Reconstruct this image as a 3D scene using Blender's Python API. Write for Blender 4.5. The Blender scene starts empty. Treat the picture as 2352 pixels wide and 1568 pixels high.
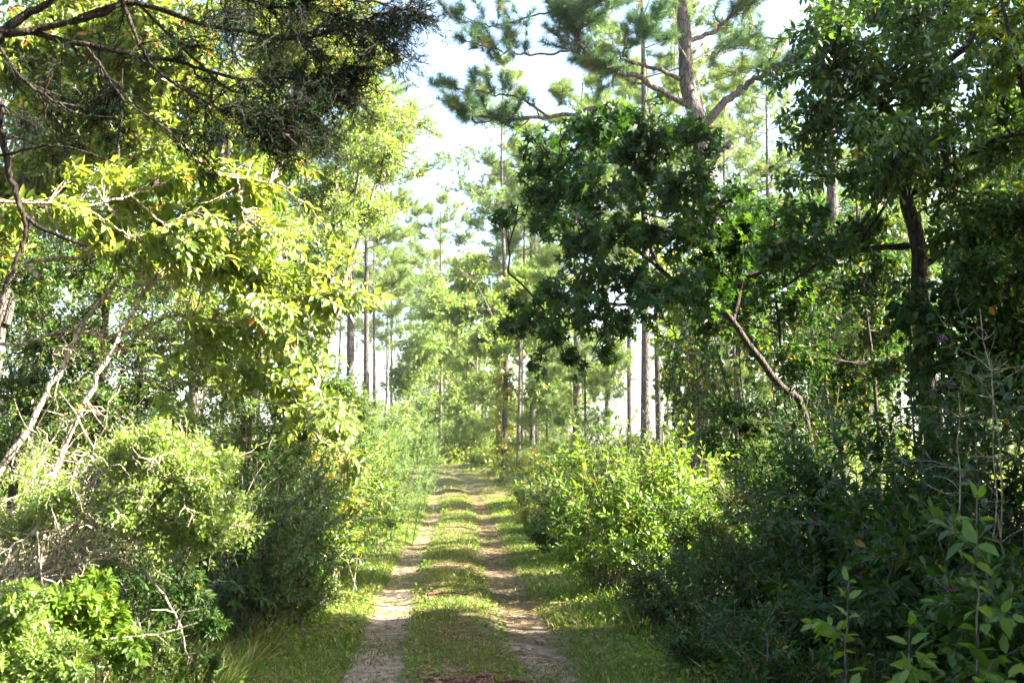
import bpy, math, zlib
import numpy as np
from mathutils import Vector, Matrix

# ------------------------------------------------------------------ camera, sky, sun, exposure
SC = bpy.context.scene
COL = SC.collection
F = 1150.0                      # focal length in pixels of a 1024 px wide picture
PITCH = math.atan(116.0 / F)
CAMZ = 1.75
cam_d = bpy.data.cameras.new("camera")
cam = bpy.data.objects.new("camera", cam_d)
COL.objects.link(cam)
cam.location = (0, 0, CAMZ)
cam.rotation_euler = (math.pi / 2 + PITCH, 0, 0)
cam_d.sensor_width = 36.0
cam_d.lens = 36.0 * F / 1024.0
cam_d.clip_start = 0.1
cam_d.clip_end = 3000
cam_d.dof.use_dof = True
cam_d.dof.focus_distance = 13.0
cam_d.dof.aperture_fstop = 3.5
SC.camera = cam

SUN_EL = math.radians(35)
SUN_DIR = Vector((0.995 * math.cos(SUN_EL), -0.10 * math.cos(SUN_EL), math.sin(SUN_EL))).normalized()
W = bpy.data.worlds.new("World")
SC.world = W
W.use_nodes = True
nt = W.node_tree
sky = nt.nodes.new("ShaderNodeTexSky")
sky.sky_type = 'NISHITA'
sky.sun_disc = False
sky.sun_elevation = SUN_EL
sky.sun_rotation = math.atan2(SUN_DIR.x, SUN_DIR.y)
sky.dust_density = 3.0
sky.air_density = 1.0
sky.ozone_density = 1.0
nt.nodes["Background"].inputs[1].default_value = 0.075
nt.links.new(sky.outputs[0], nt.nodes["Background"].inputs[0])
sun_d = bpy.data.lights.new("sun", 'SUN')
sun_d.energy = 5.0
sun_d.angle = math.radians(0.5)
sun_d.color = (1.0, 0.93, 0.80)
sun = bpy.data.objects.new("sun", sun_d)
COL.objects.link(sun)
sun.rotation_euler = (-SUN_DIR).to_track_quat('-Z', 'Y').to_euler()
sun.location = (30, -3, 25)

SC.view_settings.view_transform = 'Standard'
SC.view_settings.look = 'None'
SC.view_settings.gamma = 1.0
SC.view_settings.exposure = 3.35
SC.render.engine = 'CYCLES'
SC.cycles.max_bounces = 7
SC.cycles.diffuse_bounces = 4
SC.cycles.glossy_bounces = 2
SC.cycles.transmission_bounces = 5
SC.cycles.volume_bounces = 0
SC.cycles.use_denoising = True
SC.cycles.caustics_reflective = False
SC.cycles.caustics_refractive = False
SC.cycles.sample_clamp_indirect = 4.0

R = np.random.default_rng(11)

# ------------------------------------------------------------------ coordinates
CP, SP = math.cos(PITCH), math.sin(PITCH)
def P(u, v, Y):
    """world point at distance Y for a position (u, v) measured on a 2352 x 1568 view"""
    x = (u - 1176.0) / 2352.0 * 1024.0 / F
    c = (341.0 - v * 682.0 / 1568.0) / F
    d = np.array([x, CP - SP * c, SP + CP * c])
    return np.array([0, 0, CAMZ]) + d * (Y / d[1])
PX = 2352.0 / 1024.0 * F         # view px per metre at 1 m

TY = np.array([-20, 0, 9, 14, 19, 26, 32, 42, 52, 60, 66, 72, 80, 95, 130])
TX = np.array([0.3, 0.05, -0.36, -0.7, -1.02, -1.25, -1.45, -2.05, -2.8, -4.1, -5.9, -8.8, -13.5, -24., -50.])
def track_x(y):
    return np.interp(y, TY, TX)
# smooth it
_ys = np.linspace(-20, 130, 601)
_xs = np.convolve(np.pad(np.interp(_ys, TY, TX), 20, mode='edge'), np.ones(41) / 41, mode='valid')
def track_x(y):
    return np.interp(y, _ys, _xs)

def hgt(x, y):
    x = np.asarray(x, float); y = np.asarray(y, float)
    t = np.clip((y - 27) / 45.0, 0, 1)
    rise = 1.35 * t * t * (3 - 2 * t)
    d = x - track_x(y)
    bank = 0.30 * np.clip((np.abs(d) - 1.9) / 2.2, 0, 1) ** 1.3
    bump = 0.035 * np.sin(0.9 * y + 0.4) * np.sin(0.31 * y) + 0.03 * np.sin(1.7 * x + 0.6 * y) * np.sin(0.45 * y - x)
    fade = np.exp(-np.maximum(y - 100, 0) / 60)
    rough = 0.06 * np.sin(0.33 * x + 1.1) * np.sin(0.27 * y) * np.clip(np.abs(d) - 2, 0, 4) / 2
    return rise + bank * fade + bump * fade + rough * fade

def rut(d):
    return np.exp(-((d + 0.72) / 0.31) ** 4) + np.exp(-((d - 0.72) / 0.33) ** 4)

# ------------------------------------------------------------------ mesh accumulation
class Acc:
    def __init__(self):
        self.V = []; self.L = []; self.T = []; self.A = []; self.n = 0
    def add(self, V, loops, totals, tint):
        self.V.append(np.asarray(V, np.float32).reshape(-1, 3))
        self.L.append(np.asarray(loops, np.int32).ravel() + self.n)
        self.T.append(np.asarray(totals, np.int32).ravel())
        k = self.V[-1].shape[0]
        self.A.append(np.broadcast_to(np.asarray(tint, np.float32), (k,)) if np.ndim(tint) == 0 else np.asarray(tint, np.float32).ravel())
        self.n += k
    def mesh(self, name, mat, base=None, smooth=False):
        me = bpy.data.meshes.new(name)
        V = np.concatenate(self.V); L = np.concatenate(self.L); T = np.concatenate(self.T); A = np.concatenate(self.A)
        if base is not None:
            V = V - np.asarray(base, np.float32)
        me.vertices.add(len(V)); me.vertices.foreach_set("co", V.ravel())
        me.loops.add(len(L)); me.loops.foreach_set("vertex_index", L)
        me.polygons.add(len(T))
        st = np.zeros(len(T), np.int32); st[1:] = np.cumsum(T)[:-1]
        me.polygons.foreach_set("loop_start", st)
        me.polygons.foreach_set("loop_total", T)
        if smooth:
            me.polygons.foreach_set("use_smooth", np.ones(len(T), bool))
        at = me.attributes.new("tint", 'FLOAT', 'POINT')
        at.data.foreach_set("value", A)
        me.update(calc_edges=True)
        me.materials.append(mat)
        return me
    def build(self, name, mat, parent=None, smooth=False, base=None):
        if self.n == 0:
            return None
        if parent is not None and base is None:
            base = np.array(parent.location)
        me = self.mesh(name, mat, base, smooth)
        o = bpy.data.objects.new(name, me)
        COL.objects.link(o)
        if parent is not None:
            o.parent = parent
        elif base is not None:
            o.location = base
        return o

def tmpl(V, faces):
    V = np.array(V, float)
    return V, np.concatenate([np.array(f) for f in faces]), np.array([len(f) for f in faces])
OVATE = tmpl([(0, 0, 0), (.22, .19, .05), (.58, .21, .06), (1, 0, -.10), (.58, -.21, .06), (.22, -.19, .05)],
             [(0, 3, 2, 1), (0, 5, 4, 3)])
ROUND = tmpl([(0, 0, 0), (.05, .30, .05), (.5, .40, .06), (1, 0, -.10), (.5, -.40, .06), (.05, -.30, .05)],
             [(0, 3, 2, 1), (0, 5, 4, 3)])
SMALL = tmpl([(0, 0, 0), (.5, .24, .06), (1, 0, 0), (.5, -.24, .06)], [(0, 2, 1), (0, 3, 2)])
LANCE = tmpl([(0, 0, 0), (.45, .11, .03), (1, 0, -.08), (.45, -.11, .03)], [(0, 2, 1), (0, 3, 2)])
_st = [(.30, 0, .0)]
for i in range(5):
    a = math.radians(-112 + 56 * i)
    b = math.radians(-140 + 56 * i)
    _st.append((.30 + .29 * math.cos(b), .29 * math.sin(b), .02))
    L_ = .70 if i in (1, 2, 3) else .52
    _st.append((.30 + L_ * math.cos(a), L_ * math.sin(a), -.07))
_st.append((.30 + .29 * math.cos(math.radians(140)), .29 * math.sin(math.radians(140)), .02))
STAR = tmpl(_st, [(0, 1 + 2 * i, 2 + 2 * i, 3 + 2 * i) for i in range(5)])

def unit(a):
    return a / np.maximum(np.linalg.norm(a, axis=-1, keepdims=True), 1e-9)
def rnd(n):
    return unit(R.normal(size=(n, 3)))

def stamp(acc, T, pos, D, N, size, tint):
    V, fl, ft = T
    D = unit(D); Z = unit(N - (N * D).sum(1, keepdims=True) * D); Y = np.cross(Z, D)
    M = len(pos); k = len(V); s = size[:, None, None]
    W_ = pos[:, None, :] + s * (V[None, :, 0:1] * D[:, None, :] + V[None, :, 1:2] * Y[:, None, :] + V[None, :, 2:3] * Z[:, None, :])
    off = (np.arange(M) * k)[:, None]
    acc.add(W_.reshape(-1, 3), (off + fl[None, :]).ravel(), np.tile(ft, M), np.repeat(tint, k))

def strips(acc, a, b, w, tint, bend=None):
    """thin tapering blades from a to b (M,3)"""
    M = len(a); d = b - a
    s = unit(np.cross(d, rnd(M))) * np.asarray(w).reshape(-1, 1) * .5
    m = a + d * .55 + (0 if bend is None else bend)
    V = np.stack([a - s * .8, a + s * .8, m + s, m - s, b], 1)
    off = (np.arange(M) * 5)[:, None]
    fl = np.array([0, 1, 2, 3, 3, 2, 4])
    acc.add(V.reshape(-1, 3), (off + fl[None]).ravel(), np.tile([4, 3], M), np.repeat(tint, 5))

def tubes(acc, poly, rad, sides=5, tint=0.5):
    poly = np.asarray(poly, float)
    if poly.ndim == 2: poly = poly[None]
    rad = np.asarray(rad, float)
    if rad.ndim == 1: rad = np.broadcast_to(rad[None], poly.shape[:2])
    M, K, _ = poly.shape
    tg = unit(np.gradient(poly, axis=1))
    ref = np.where(np.abs(tg[:, :1, 2:3]) > .8, np.array([1., 0.13, 0.05]), np.array([0.05, 0.07, 1.]))
    ref = np.broadcast_to(ref, tg.shape)
    X = unit(ref - (ref * tg).sum(-1, keepdims=True) * tg); Y = np.cross(tg, X)
    an = np.arange(sides) * 2 * np.pi / sides
    V = poly[:, :, None, :] + rad[:, :, None, None] * (np.cos(an)[None, None, :, None] * X[:, :, None, :] + np.sin(an)[None, None, :, None] * Y[:, :, None, :])
    idx = np.arange(M * K * sides).reshape(M, K, sides)
    a = idx[:, :-1, :]; b = np.roll(a, -1, 2); c = np.roll(idx[:, 1:, :], -1, 2); d = idx[:, 1:, :]
    q = np.stack([a, b, c, d], -1).reshape(-1, 4)
    tt = tint if np.ndim(tint) == 0 else np.repeat(tint, K * sides)
    acc.add(V.reshape(-1, 3), q.ravel(), np.full(len(q), 4), tt)

def curve(pts, n=10):
    """Catmull-Rom through pts"""
    p = np.asarray(pts, float)
    if len(p) == 2:
        t = np.linspace(0, 1, n)[:, None]
        return p[0] * (1 - t) + p[1] * t
    q = np.vstack([2 * p[0] - p[1], p, 2 * p[-1] - p[-2]])
    out = []
    m = max(2, int(math.ceil(n / (len(p) - 1))))
    for i in range(len(p) - 1):
        t = np.linspace(0, 1, m, endpoint=False)[:, None]
        a, b, c, d = q[i], q[i + 1], q[i + 2], q[i + 3]
        out.append(.5 * ((2 * b) + (c - a) * t + (2 * a - 5 * b + 4 * c - d) * t ** 2 + (3 * b - a - 3 * c + d) * t ** 3))
    out.append(p[-1:])
    return np.concatenate(out)

def bend(a, b, K=6, sag=0.1, jit=0.05):
    """(M,3) -> (M,K,3) gently crooked lines"""
    a = np.atleast_2d(a); b = np.atleast_2d(b); M = len(a)
    t = np.linspace(0, 1, K)[None, :, None]
    L = np.linalg.norm(b - a, axis=1)[:, None, None]
    p = a[:, None] * (1 - t) + b[:, None] * t
    env = np.sin(np.pi * t)
    p = p + env * L * (R.normal(size=(M, 1, 3)) * jit + np.array([0, 0, sag]))
    p = p + env * L * R.normal(size=(M, K, 3)) * jit * .35
    return p

def limb_line(pts, r0, r1, n=14, jit=0.0):
    c = curve(pts, n)
    if jit:
        e = np.sin(np.pi * np.linspace(0, 1, len(c)))[:, None]
        c = c + R.normal(size=c.shape) * jit * e
    return c, np.linspace(r0, r1, len(c))

# ------------------------------------------------------------------ materials
def new_mat(name):
    m = bpy.data.materials.new(name); m.use_nodes = True
    m.node_tree.nodes.clear()
    return m, m.node_tree
def N_(t, kind, **kw):
    n = t.nodes.new(kind)
    for k, v in kw.items(): setattr(n, k, v)
    return n
def ramp(t, stops):
    r = N_(t, "ShaderNodeValToRGB")
    e = r.color_ramp.elements
    while len(e) < len(stops): e.new(0.5)
    for el, (p, c) in zip(e, stops):
        el.position = p; el.color = (*c, 1)
    return r
def leaf_mat(name, stops, trans=0.42, rough=.42, spec=.45, tr_tint=(1.35, 1.25, .45)):
    m, t = new_mat(name)
    a = N_(t, "ShaderNodeAttribute"); a.attribute_name = "tint"
    r = ramp(t, stops); t.links.new(a.outputs["Fac"], r.inputs[0])
    p = N_(t, "ShaderNodeBsdfPrincipled"); p.inputs["Roughness"].default_value = rough
    p.inputs["Specular IOR Level"].default_value = spec
    t.links.new(r.outputs[0], p.inputs["Base Color"])
    mu = N_(t, "ShaderNodeMix", data_type='RGBA', blend_type='MULTIPLY'); mu.inputs[0].default_value = 1
    t.links.new(r.outputs[0], mu.inputs[6]); mu.inputs[7].default_value = (*tr_tint, 1)
    tr = N_(t, "ShaderNodeBsdfTranslucent"); t.links.new(mu.outputs[2], tr.inputs[0])
    mx = N_(t, "ShaderNodeMixShader"); mx.inputs[0].default_value = trans
    t.links.new(p.outputs[0], mx.inputs[1]); t.links.new(tr.outputs[0], mx.inputs[2])
    o = N_(t, "ShaderNodeOutputMaterial"); t.links.new(mx.outputs[0], o.inputs[0])
    return m
def bark_mat(name, c0, c1, scale=9, stretch=.22, bump=.6, rough=.9):
    m, t = new_mat(name)
    g = N_(t, "ShaderNodeNewGeometry")
    mp = N_(t, "ShaderNodeMapping"); mp.inputs["Scale"].default_value = (1, 1, stretch)
    t.links.new(g.outputs["Position"], mp.inputs[0])
    n = N_(t, "ShaderNodeTexNoise"); n.inputs["Scale"].default_value = scale; n.inputs["Detail"].default_value = 5; n.inputs["Roughness"].default_value = .65
    t.links.new(mp.outputs[0], n.inputs["Vector"])
    v = N_(t, "ShaderNodeTexVoronoi"); v.inputs["Scale"].default_value = scale * 1.6
    v.feature = 'DISTANCE_TO_EDGE'
    t.links.new(mp.outputs[0], v.inputs["Vector"])
    r = ramp(t, [(.25, c0), (.7, c1)]); t.links.new(n.outputs[0], r.inputs[0])
    cr = ramp(t, [(0.0, (.35, .33, .32)), (.12, (1, 1, 1))]); t.links.new(v.outputs["Distance"], cr.inputs[0])
    mu = N_(t, "ShaderNodeMix", data_type='RGBA', blend_type='MULTIPLY'); mu.inputs[0].default_value = 1
    t.links.new(r.outputs[0], mu.inputs[6]); t.links.new(cr.outputs[0], mu.inputs[7])
    p = N_(t, "ShaderNodeBsdfPrincipled"); p.inputs["Roughness"].default_value = rough; p.inputs["Specular IOR Level"].default_value = .2
    t.links.new(mu.outputs[2], p.inputs["Base Color"])
    b = N_(t, "ShaderNodeBump"); b.inputs["Strength"].default_value = bump; b.inputs["Distance"].default_value = .03
    t.links.new(cr.outputs[0], b.inputs["Height"]); t.links.new(b.outputs[0], p.inputs["Normal"])
    o = N_(t, "ShaderNodeOutputMaterial"); t.links.new(p.outputs[0], o.inputs[0])
    return m

M = {}
M['bright'] = leaf_mat("leaf_yellow_green", [(0, (.08, .15, .025)), (.4, (.17, .245, .04)), (.85, (.28, .32, .06)), (.97, (.33, .30, .06)), (1, (.38, .13, .03))], .5, .38, .5, (1.3, 1.2, .6))
M['pale'] = leaf_mat("leaf_far_hazy", [(0, (.11, .195, .05)), (.6, (.19, .29, .08)), (.96, (.29, .34, .09)), (1, (.34, .2, .06))], .48, .4, .5)  # distant glow and haze are put into this lighter leaf colour
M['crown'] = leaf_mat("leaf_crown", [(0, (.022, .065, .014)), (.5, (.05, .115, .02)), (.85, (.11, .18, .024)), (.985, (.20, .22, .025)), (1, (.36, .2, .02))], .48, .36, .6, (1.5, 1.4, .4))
M['small'] = leaf_mat("leaf_small_bright", [(0, (.12, .21, .04)), (.6, (.22, .33, .07)), (1, (.34, .39, .12))], .42, .28, .6)
M['oak'] = leaf_mat("leaf_oak", [(0, (.09, .16, .025)), (.6, (.16, .24, .032)), (.94, (.24, .26, .035)), (1, (.34, .16, .02))], .45, .4, .5)
M['mid'] = leaf_mat("leaf_mid_green", [(0, (.04, .10, .016)), (.6, (.085, .165, .024)), (.94, (.15, .20, .025)), (1, (.30, .22, .02))], .45, .36, .5)
M['berry'] = leaf_mat("leaf_beautyberry", [(0, (.09, .19, .024)), (.6, (.165, .275, .034)), (.96, (.25, .31, .04)), (1, (.32, .26, .03))], .48, .42, .5)
M['gum_shade'] = leaf_mat("leaf_sweetgum_shade", [(0, (.014, .046, .013)), (.6, (.03, .078, .017)), (.97, (.085, .15, .02)), (1, (.26, .18, .015))], .46, .45, .28, (1.6, 1.45, .4))  # albedo cut to paint shade on sweetgum, vines and shaded bushes
M['dark'] = leaf_mat("leaf_dark_shade", [(0, (.022, .058, .012)), (.6, (.04, .095, .016)), (.94, (.08, .13, .02)), (1, (.24, .17, .02))], .44, .45, .25, (1.5, 1.35, .45))  # darker leaf tone that also paints shade on bushes in shaded spots
M['yellowing'] = leaf_mat("leaf_yellowing", [(0, (.11, .19, .025)), (.4, (.20, .26, .03)), (.7, (.36, .31, .04)), (1, (.42, .20, .06))], .45)
M['fennel'] = leaf_mat("leaf_feathery", [(0, (.09, .16, .05)), (1, (.19, .27, .09))], .45, .5)
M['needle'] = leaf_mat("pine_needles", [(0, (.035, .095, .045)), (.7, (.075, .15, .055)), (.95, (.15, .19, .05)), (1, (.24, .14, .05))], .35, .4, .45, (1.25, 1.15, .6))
M['farneedle'] = leaf_mat("pine_needles_hazy", [(0, (.10, .18, .065)), (.7, (.19, .27, .08)), (.95, (.25, .30, .075)), (1, (.34, .20, .10))], .42, .45, .4, (1.25, 1.15, .6))  # lightened needles carry the haze and sun of the far wood
M['cedar'] = leaf_mat("cedar_scales", [(0, (.006, .018, .008)), (.8, (.012, .032, .010)), (1, (.03, .05, .015))], .12, .75, .08)  # blacker than lit cedar green: backlit shade is in the colour
M['grass'] = leaf_mat("grass_blades", [(0, (.065, .14, .02)), (.5, (.12, .19, .03)), (.75, (.21, .225, .06)), (1, (.40, .33, .17))], .38, .5, .3)
M['cover'] = leaf_mat("undergrowth_leaves", [(0, (.022, .055, .012)), (.6, (.045, .095, .018)), (.9, (.10, .13, .02)), (1, (.20, .11, .04))], .38)
M['litter'] = leaf_mat("fallen_leaves", [(0, (.12, .07, .04)), (.5, (.21, .13, .075)), (.9, (.33, .22, .12)), (1, (.34, .13, .05))], .1, .7, .2)
M['twig'] = bark_mat("twig_bark_pale", (.30, .24, .17), (.46, .39, .30), 14, .4, .3)
M['tan'] = bark_mat("stem_bark_tan", (.32, .24, .16), (.52, .43, .32), 14, .35, .7)
M['grey'] = bark_mat("bark_grey", (.10, .085, .07), (.22, .19, .16), 12, .25)
M['pine'] = bark_mat("bark_pine", (.055, .047, .042), (.165, .138, .122), 9, .3, .9)
M['darkbark'] = bark_mat("bark_dark", (.03, .024, .02), (.085, .068, .055), 12, .25)
M['redbark'] = bark_mat("bark_cedar", (.022, .016, .013), (.06, .045, .037), 16, .12)  # darkened as well, so the limbs look shaded
def plain(name, c, rough=.5):
    m, t = new_mat(name)
    n = N_(t, "ShaderNodeTexNoise"); n.inputs["Scale"].default_value = 30
    r = ramp(t, [(.3, tuple(x * .7 for x in c)), (.7, c)]); t.links.new(n.outputs[0], r.inputs[0])
    p = N_(t, "ShaderNodeBsdfPrincipled"); p.inputs["Roughness"].default_value = rough
    t.links.new(r.outputs[0], p.inputs["Base Color"])
    o = N_(t, "ShaderNodeOutputMaterial"); t.links.new(p.outputs[0], o.inputs[0])
    return m
M['berries'] = plain("purple_berries", (.22, .03, .16), .3)
M['rot'] = bark_mat("rotten_wood", (.10, .045, .03), (.24, .12, .08), 14, 1, .8)

def ground_mat(name, is_track):
    m, t = new_mat(name)
    g = N_(t, "ShaderNodeNewGeometry")
    def noise(s, d=4, ro=.6, out=0):
        n = N_(t, "ShaderNodeTexNoise"); n.inputs["Scale"].default_value = s; n.inputs["Detail"].default_value = d; n.inputs["Roughness"].default_value = ro
        t.links.new(g.outputs["Position"], n.inputs["Vector"]); return n
    soil = ramp(t, [(.3, (.07, .055, .035)), (.5, (.13, .10, .055)), (.7, (.22, .16, .09))])
    t.links.new(noise(6, 6, .7).outputs[0], soil.inputs[0])
    out = soil.outputs[0]
    big = noise(.9, 3)
    grn = ramp(t, [(.4, (0, 0, 0)), (.6, (1, 1, 1))]); t.links.new(big.outputs[0], grn.inputs[0])
    mg = N_(t, "ShaderNodeMix", data_type='RGBA'); t.links.new(grn.outputs[0], mg.inputs[0])
    t.links.new(out, mg.inputs[6]); mg.inputs[7].default_value = (.10, .10, .04, 1)
    out = mg.outputs[2]
    h = noise(24, 5, .75)
    if is_track:
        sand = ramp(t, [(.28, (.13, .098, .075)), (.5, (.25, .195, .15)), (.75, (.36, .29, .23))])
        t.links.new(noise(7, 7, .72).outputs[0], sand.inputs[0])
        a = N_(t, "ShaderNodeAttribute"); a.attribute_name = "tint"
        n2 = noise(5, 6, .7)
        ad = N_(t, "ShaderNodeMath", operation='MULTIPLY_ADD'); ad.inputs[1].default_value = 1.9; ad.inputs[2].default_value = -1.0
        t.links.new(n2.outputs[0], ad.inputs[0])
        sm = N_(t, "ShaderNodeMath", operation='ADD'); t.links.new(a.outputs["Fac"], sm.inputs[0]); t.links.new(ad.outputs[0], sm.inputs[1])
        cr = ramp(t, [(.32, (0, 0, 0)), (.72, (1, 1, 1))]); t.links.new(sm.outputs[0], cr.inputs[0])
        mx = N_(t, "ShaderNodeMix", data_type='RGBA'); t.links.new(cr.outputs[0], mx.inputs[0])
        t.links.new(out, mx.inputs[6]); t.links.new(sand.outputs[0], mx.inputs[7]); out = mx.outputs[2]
    p = N_(t, "ShaderNodeBsdfPrincipled"); p.inputs["Roughness"].default_value = .95; p.inputs["Specular IOR Level"].default_value = .15
    t.links.new(out, p.inputs["Base Color"])
    b = N_(t, "ShaderNodeBump"); b.inputs["Strength"].default_value = .45; b.inputs["Distance"].default_value = .02
    t.links.new(h.outputs[0], b.inputs["Height"]); t.links.new(b.outputs[0], p.inputs["Normal"])
    o = N_(t, "ShaderNodeOutputMaterial"); t.links.new(p.outputs[0], o.inputs[0])
    return m
M['ground'] = ground_mat("forest_soil", False)
M['track'] = ground_mat("track_soil", True)

# ------------------------------------------------------------------ tags
def tag(o, label, cat, group=None, kind=None):
    o["label"] = label; o["category"] = cat
    if group: o["group"] = group
    if kind: o["kind"] = kind
    return o
_nth = [0]
def thing(name, base, label, cat, group=None):
    global R
    _nth[0] += 1
    R = np.random.default_rng(zlib.crc32((label or 'p%d' % _nth[0]).encode()))
    o = bpy.data.objects.new(name, None)
    o.empty_display_size = .2
    COL.objects.link(o); o.location = [float(b) for b in base]
    return tag(o, label, cat, group)
def copy_tree(src, loc, rot, sc, label, group=None):
    c = src.copy(); COL.objects.link(c)
    c.location = loc; c.rotation_euler = (0, 0, rot); c.scale = sc
    c["label"] = label
    if group: c["group"] = group
    for ch in src.children:
        k = ch.copy(); COL.objects.link(k); k.parent = c
    return c
def foot(x, y):
    return np.array([x, y, float(hgt(x, y)) - 0.02])
def at_u(u, Y):
    return foot(P(u, 1000, Y)[0], Y)

# ------------------------------------------------------------------ ground and track
def grid_mesh(X, Y, Z, tint, name, mat):
    acc = Acc()
    ny, nx = X.shape
    V = np.stack([X, Y, Z], -1).reshape(-1, 3)
    idx = np.arange(nx * ny).reshape(ny, nx)
    q = np.stack([idx[:-1, :-1], idx[:-1, 1:], idx[1:, 1:], idx[1:, :-1]], -1).reshape(-1, 4)
    acc.add(V, q.ravel(), np.full(len(q), 4), tint.ravel())
    return acc.build(name, mat, smooth=True)
gx = np.concatenate([-np.geomspace(900, 14, 40), np.linspace(-13.5, 13.5, 110), np.geomspace(14, 900, 40)])
gy = np.concatenate([np.linspace(-900, -30, 12), np.linspace(-25, 3, 24), np.linspace(3.3, 80, 300), np.geomspace(81, 1500, 50)])
X, Y = np.meshgrid(gx, gy)
Z = hgt(X, Y) - 0.08 * np.clip(1.25 - np.abs(X - track_x(Y)) / 1.9, 0, 1) ** .5 * (Y < 80) * (Y > -12)
g = grid_mesh(X, Y, Z, np.zeros_like(X), "forest_ground", M['ground']); g["kind"] = "structure"
dd = np.linspace(-2.0, 2.0, 81)
ty = np.concatenate([np.linspace(-12, 4, 60), np.arange(4.1, 30, .08), np.arange(30, 79, .25)])
D_, Y = np.meshgrid(dd, ty)
wob = .10 * np.sin(.8 * Y) + .05 * np.sin(2.3 * Y + 1)
X = track_x(Y) + D_
rr = rut(D_ + .5 * wob)
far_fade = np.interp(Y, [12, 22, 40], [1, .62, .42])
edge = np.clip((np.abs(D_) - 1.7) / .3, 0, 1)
def clod(sh):
    n_ = R.normal(size=sh)
    k3 = np.array([.25, .5, .25])
    for ax in (0, 1, 0, 1):
        n_ = np.apply_along_axis(lambda a: np.convolve(a, k3, mode='same'), ax, n_)
    return .018 * n_
Z = hgt(X, Y) - .055 * rr - .07 * edge + .04 * np.exp(-(D_ / .4) ** 2) + .004 + clod(X.shape)
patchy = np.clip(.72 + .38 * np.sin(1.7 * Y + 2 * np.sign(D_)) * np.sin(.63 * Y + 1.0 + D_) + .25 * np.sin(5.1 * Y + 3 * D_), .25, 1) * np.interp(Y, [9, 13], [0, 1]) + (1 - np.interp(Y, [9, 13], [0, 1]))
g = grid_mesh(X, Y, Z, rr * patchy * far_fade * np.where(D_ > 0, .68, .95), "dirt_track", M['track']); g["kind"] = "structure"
def track_h(x, y):
    d = x - track_x(y)
    return hgt(x, y) - .055 * rut(d) + .04 * np.exp(-(d / .4) ** 2) * (np.abs(d) < 1.9)

# ------------------------------------------------------------------ foliage growers
def leaf_tint(n, hi=0.06, spread=.9):
    t = R.random(n) * spread
    k = R.random(n) < hi
    t[k] = .9 + .1 * R.random(k.sum())
    return t

def blob(wood, leaf, skel, c, r, nsec=8, ntw=8, nleaf=9, size=.07, T=SMALL, limb_r=.02, tl=.38, droop=.35, tint_off=0, hi=.05, flat=.55, shell=.45, sides=4):
    c = np.asarray(c, float); r = np.broadcast_to(np.asarray(r, float), (3,))
    if skel is not None and len(skel):
        dist = np.linalg.norm(skel - c, axis=1) + .6 * np.maximum(skel[:, 2] - c[2], 0)
        a = skel[np.argmin(dist)]
    else:
        a = c - np.array([0, 0, r[2]])
    lp = bend(a, c, 8, -.04, .07)
    tubes(wood, lp, np.linspace(limb_r, limb_r * .6, 8), sides + 1, .5)
    tips = c + rnd(nsec) * r * (R.random((nsec, 1)) ** shell)
    st = lp[0][(R.random(nsec) * 5 + 3).astype(int).clip(0, 7)]
    sp = bend(st, tips, 6, .05, .09)
    tubes(wood, sp, np.linspace(limb_r * .5, limb_r * .22, 6), sides, .5)
    n = nsec * ntw
    si = np.repeat(np.arange(nsec), ntw); k = R.integers(2, 6, n)
    b0 = sp[si, k]
    out = unit(b0 - c + 1e-3)
    d = unit(rnd(n) + out * .7 + np.array([0, 0, .15]))
    ln = tl * r.mean() * (.6 + .8 * R.random(n)) if tl < 1.2 else tl
    b1 = b0 + d * ln[:, None] - np.array([0, 0, 1]) * (droop * ln * R.random(n))[:, None]
    tp = bend(b0, b1, 4, .08, .08)
    tubes(wood, tp, np.linspace(limb_r * .20, limb_r * .08, 4), 3, .5)
    spray(leaf, tp, nleaf, size, T, droop, tint_off, hi, flat)

def spray(leaf, tp, nleaf, size, T, droop=.35, tint_off=0, hi=.05, flat=.55):
    n = len(tp); K = tp.shape[1]
    m = n * nleaf
    ti = np.repeat(np.arange(n), nleaf)
    s = (.15 + .85 * np.tile(np.linspace(0, 1, nleaf), n) + R.normal(size=m) * .04).clip(0, .999) * (K - 1)
    i0 = s.astype(int); fr = (s - i0)[:, None]
    p = tp[ti, i0] * (1 - fr) + tp[ti, i0 + 1] * fr
    tg = unit(tp[ti, i0 + 1] - tp[ti, i0])
    side = unit(np.cross(tg, rnd(m)))
    D = unit(tg * .55 + side + np.array([0, 0, -droop]) * (.3 + R.random((m, 1))))
    Nn = unit(np.array([0, 0, 1.]) * flat + rnd(m) * .75)
    tone = np.repeat(R.random(n) * .35, nleaf)
    t = (leaf_tint(m, hi, .55) + tone + tint_off).clip(0, 1)
    stamp(leaf, T, p + side * .012, D, Nn, size * (.65 + .6 * R.random(m)), t)

def skel_of(lines):
    return np.concatenate(lines)

def tree(name, base, label, cat, limbs, blobs, leafmat, barkmat, limb_names=None, group=None, **kw):
    """limbs: list of (pts, r0, r1); first is the trunk; blobs: (center, radius, nsec, ntw, nleaf)"""
    o = thing(name, base, label, cat, group)
    lines = []
    for i, (pts, r0, r1) in enumerate(limbs):
        w = Acc(); c, rr_ = limb_line(pts, r0, r1, 18, jit=r0 * .15)
        tubes(w, c, rr_, 8, .5); lines.append(c)
        nm = (limb_names[i] if limb_names else ("trunk" if i == 0 else "limb"))
        w.build(nm, barkmat, o, smooth=True)
    sk = skel_of([l[len(l) // 4:] for l in lines])
    wood = Acc(); leaf = Acc()
    for bl in blobs:
        c, r, ns, ntw, nl = bl[:5]
        kk = dict(kw)
        if len(bl) > 5: kk.update(bl[5])
        blob(wood, leaf, sk, c, r, ns, ntw, nl, **kk)
    wood.build("branches", barkmat, o, smooth=True)
    leaf.build("foliage", leafmat, o)
    return o

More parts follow.
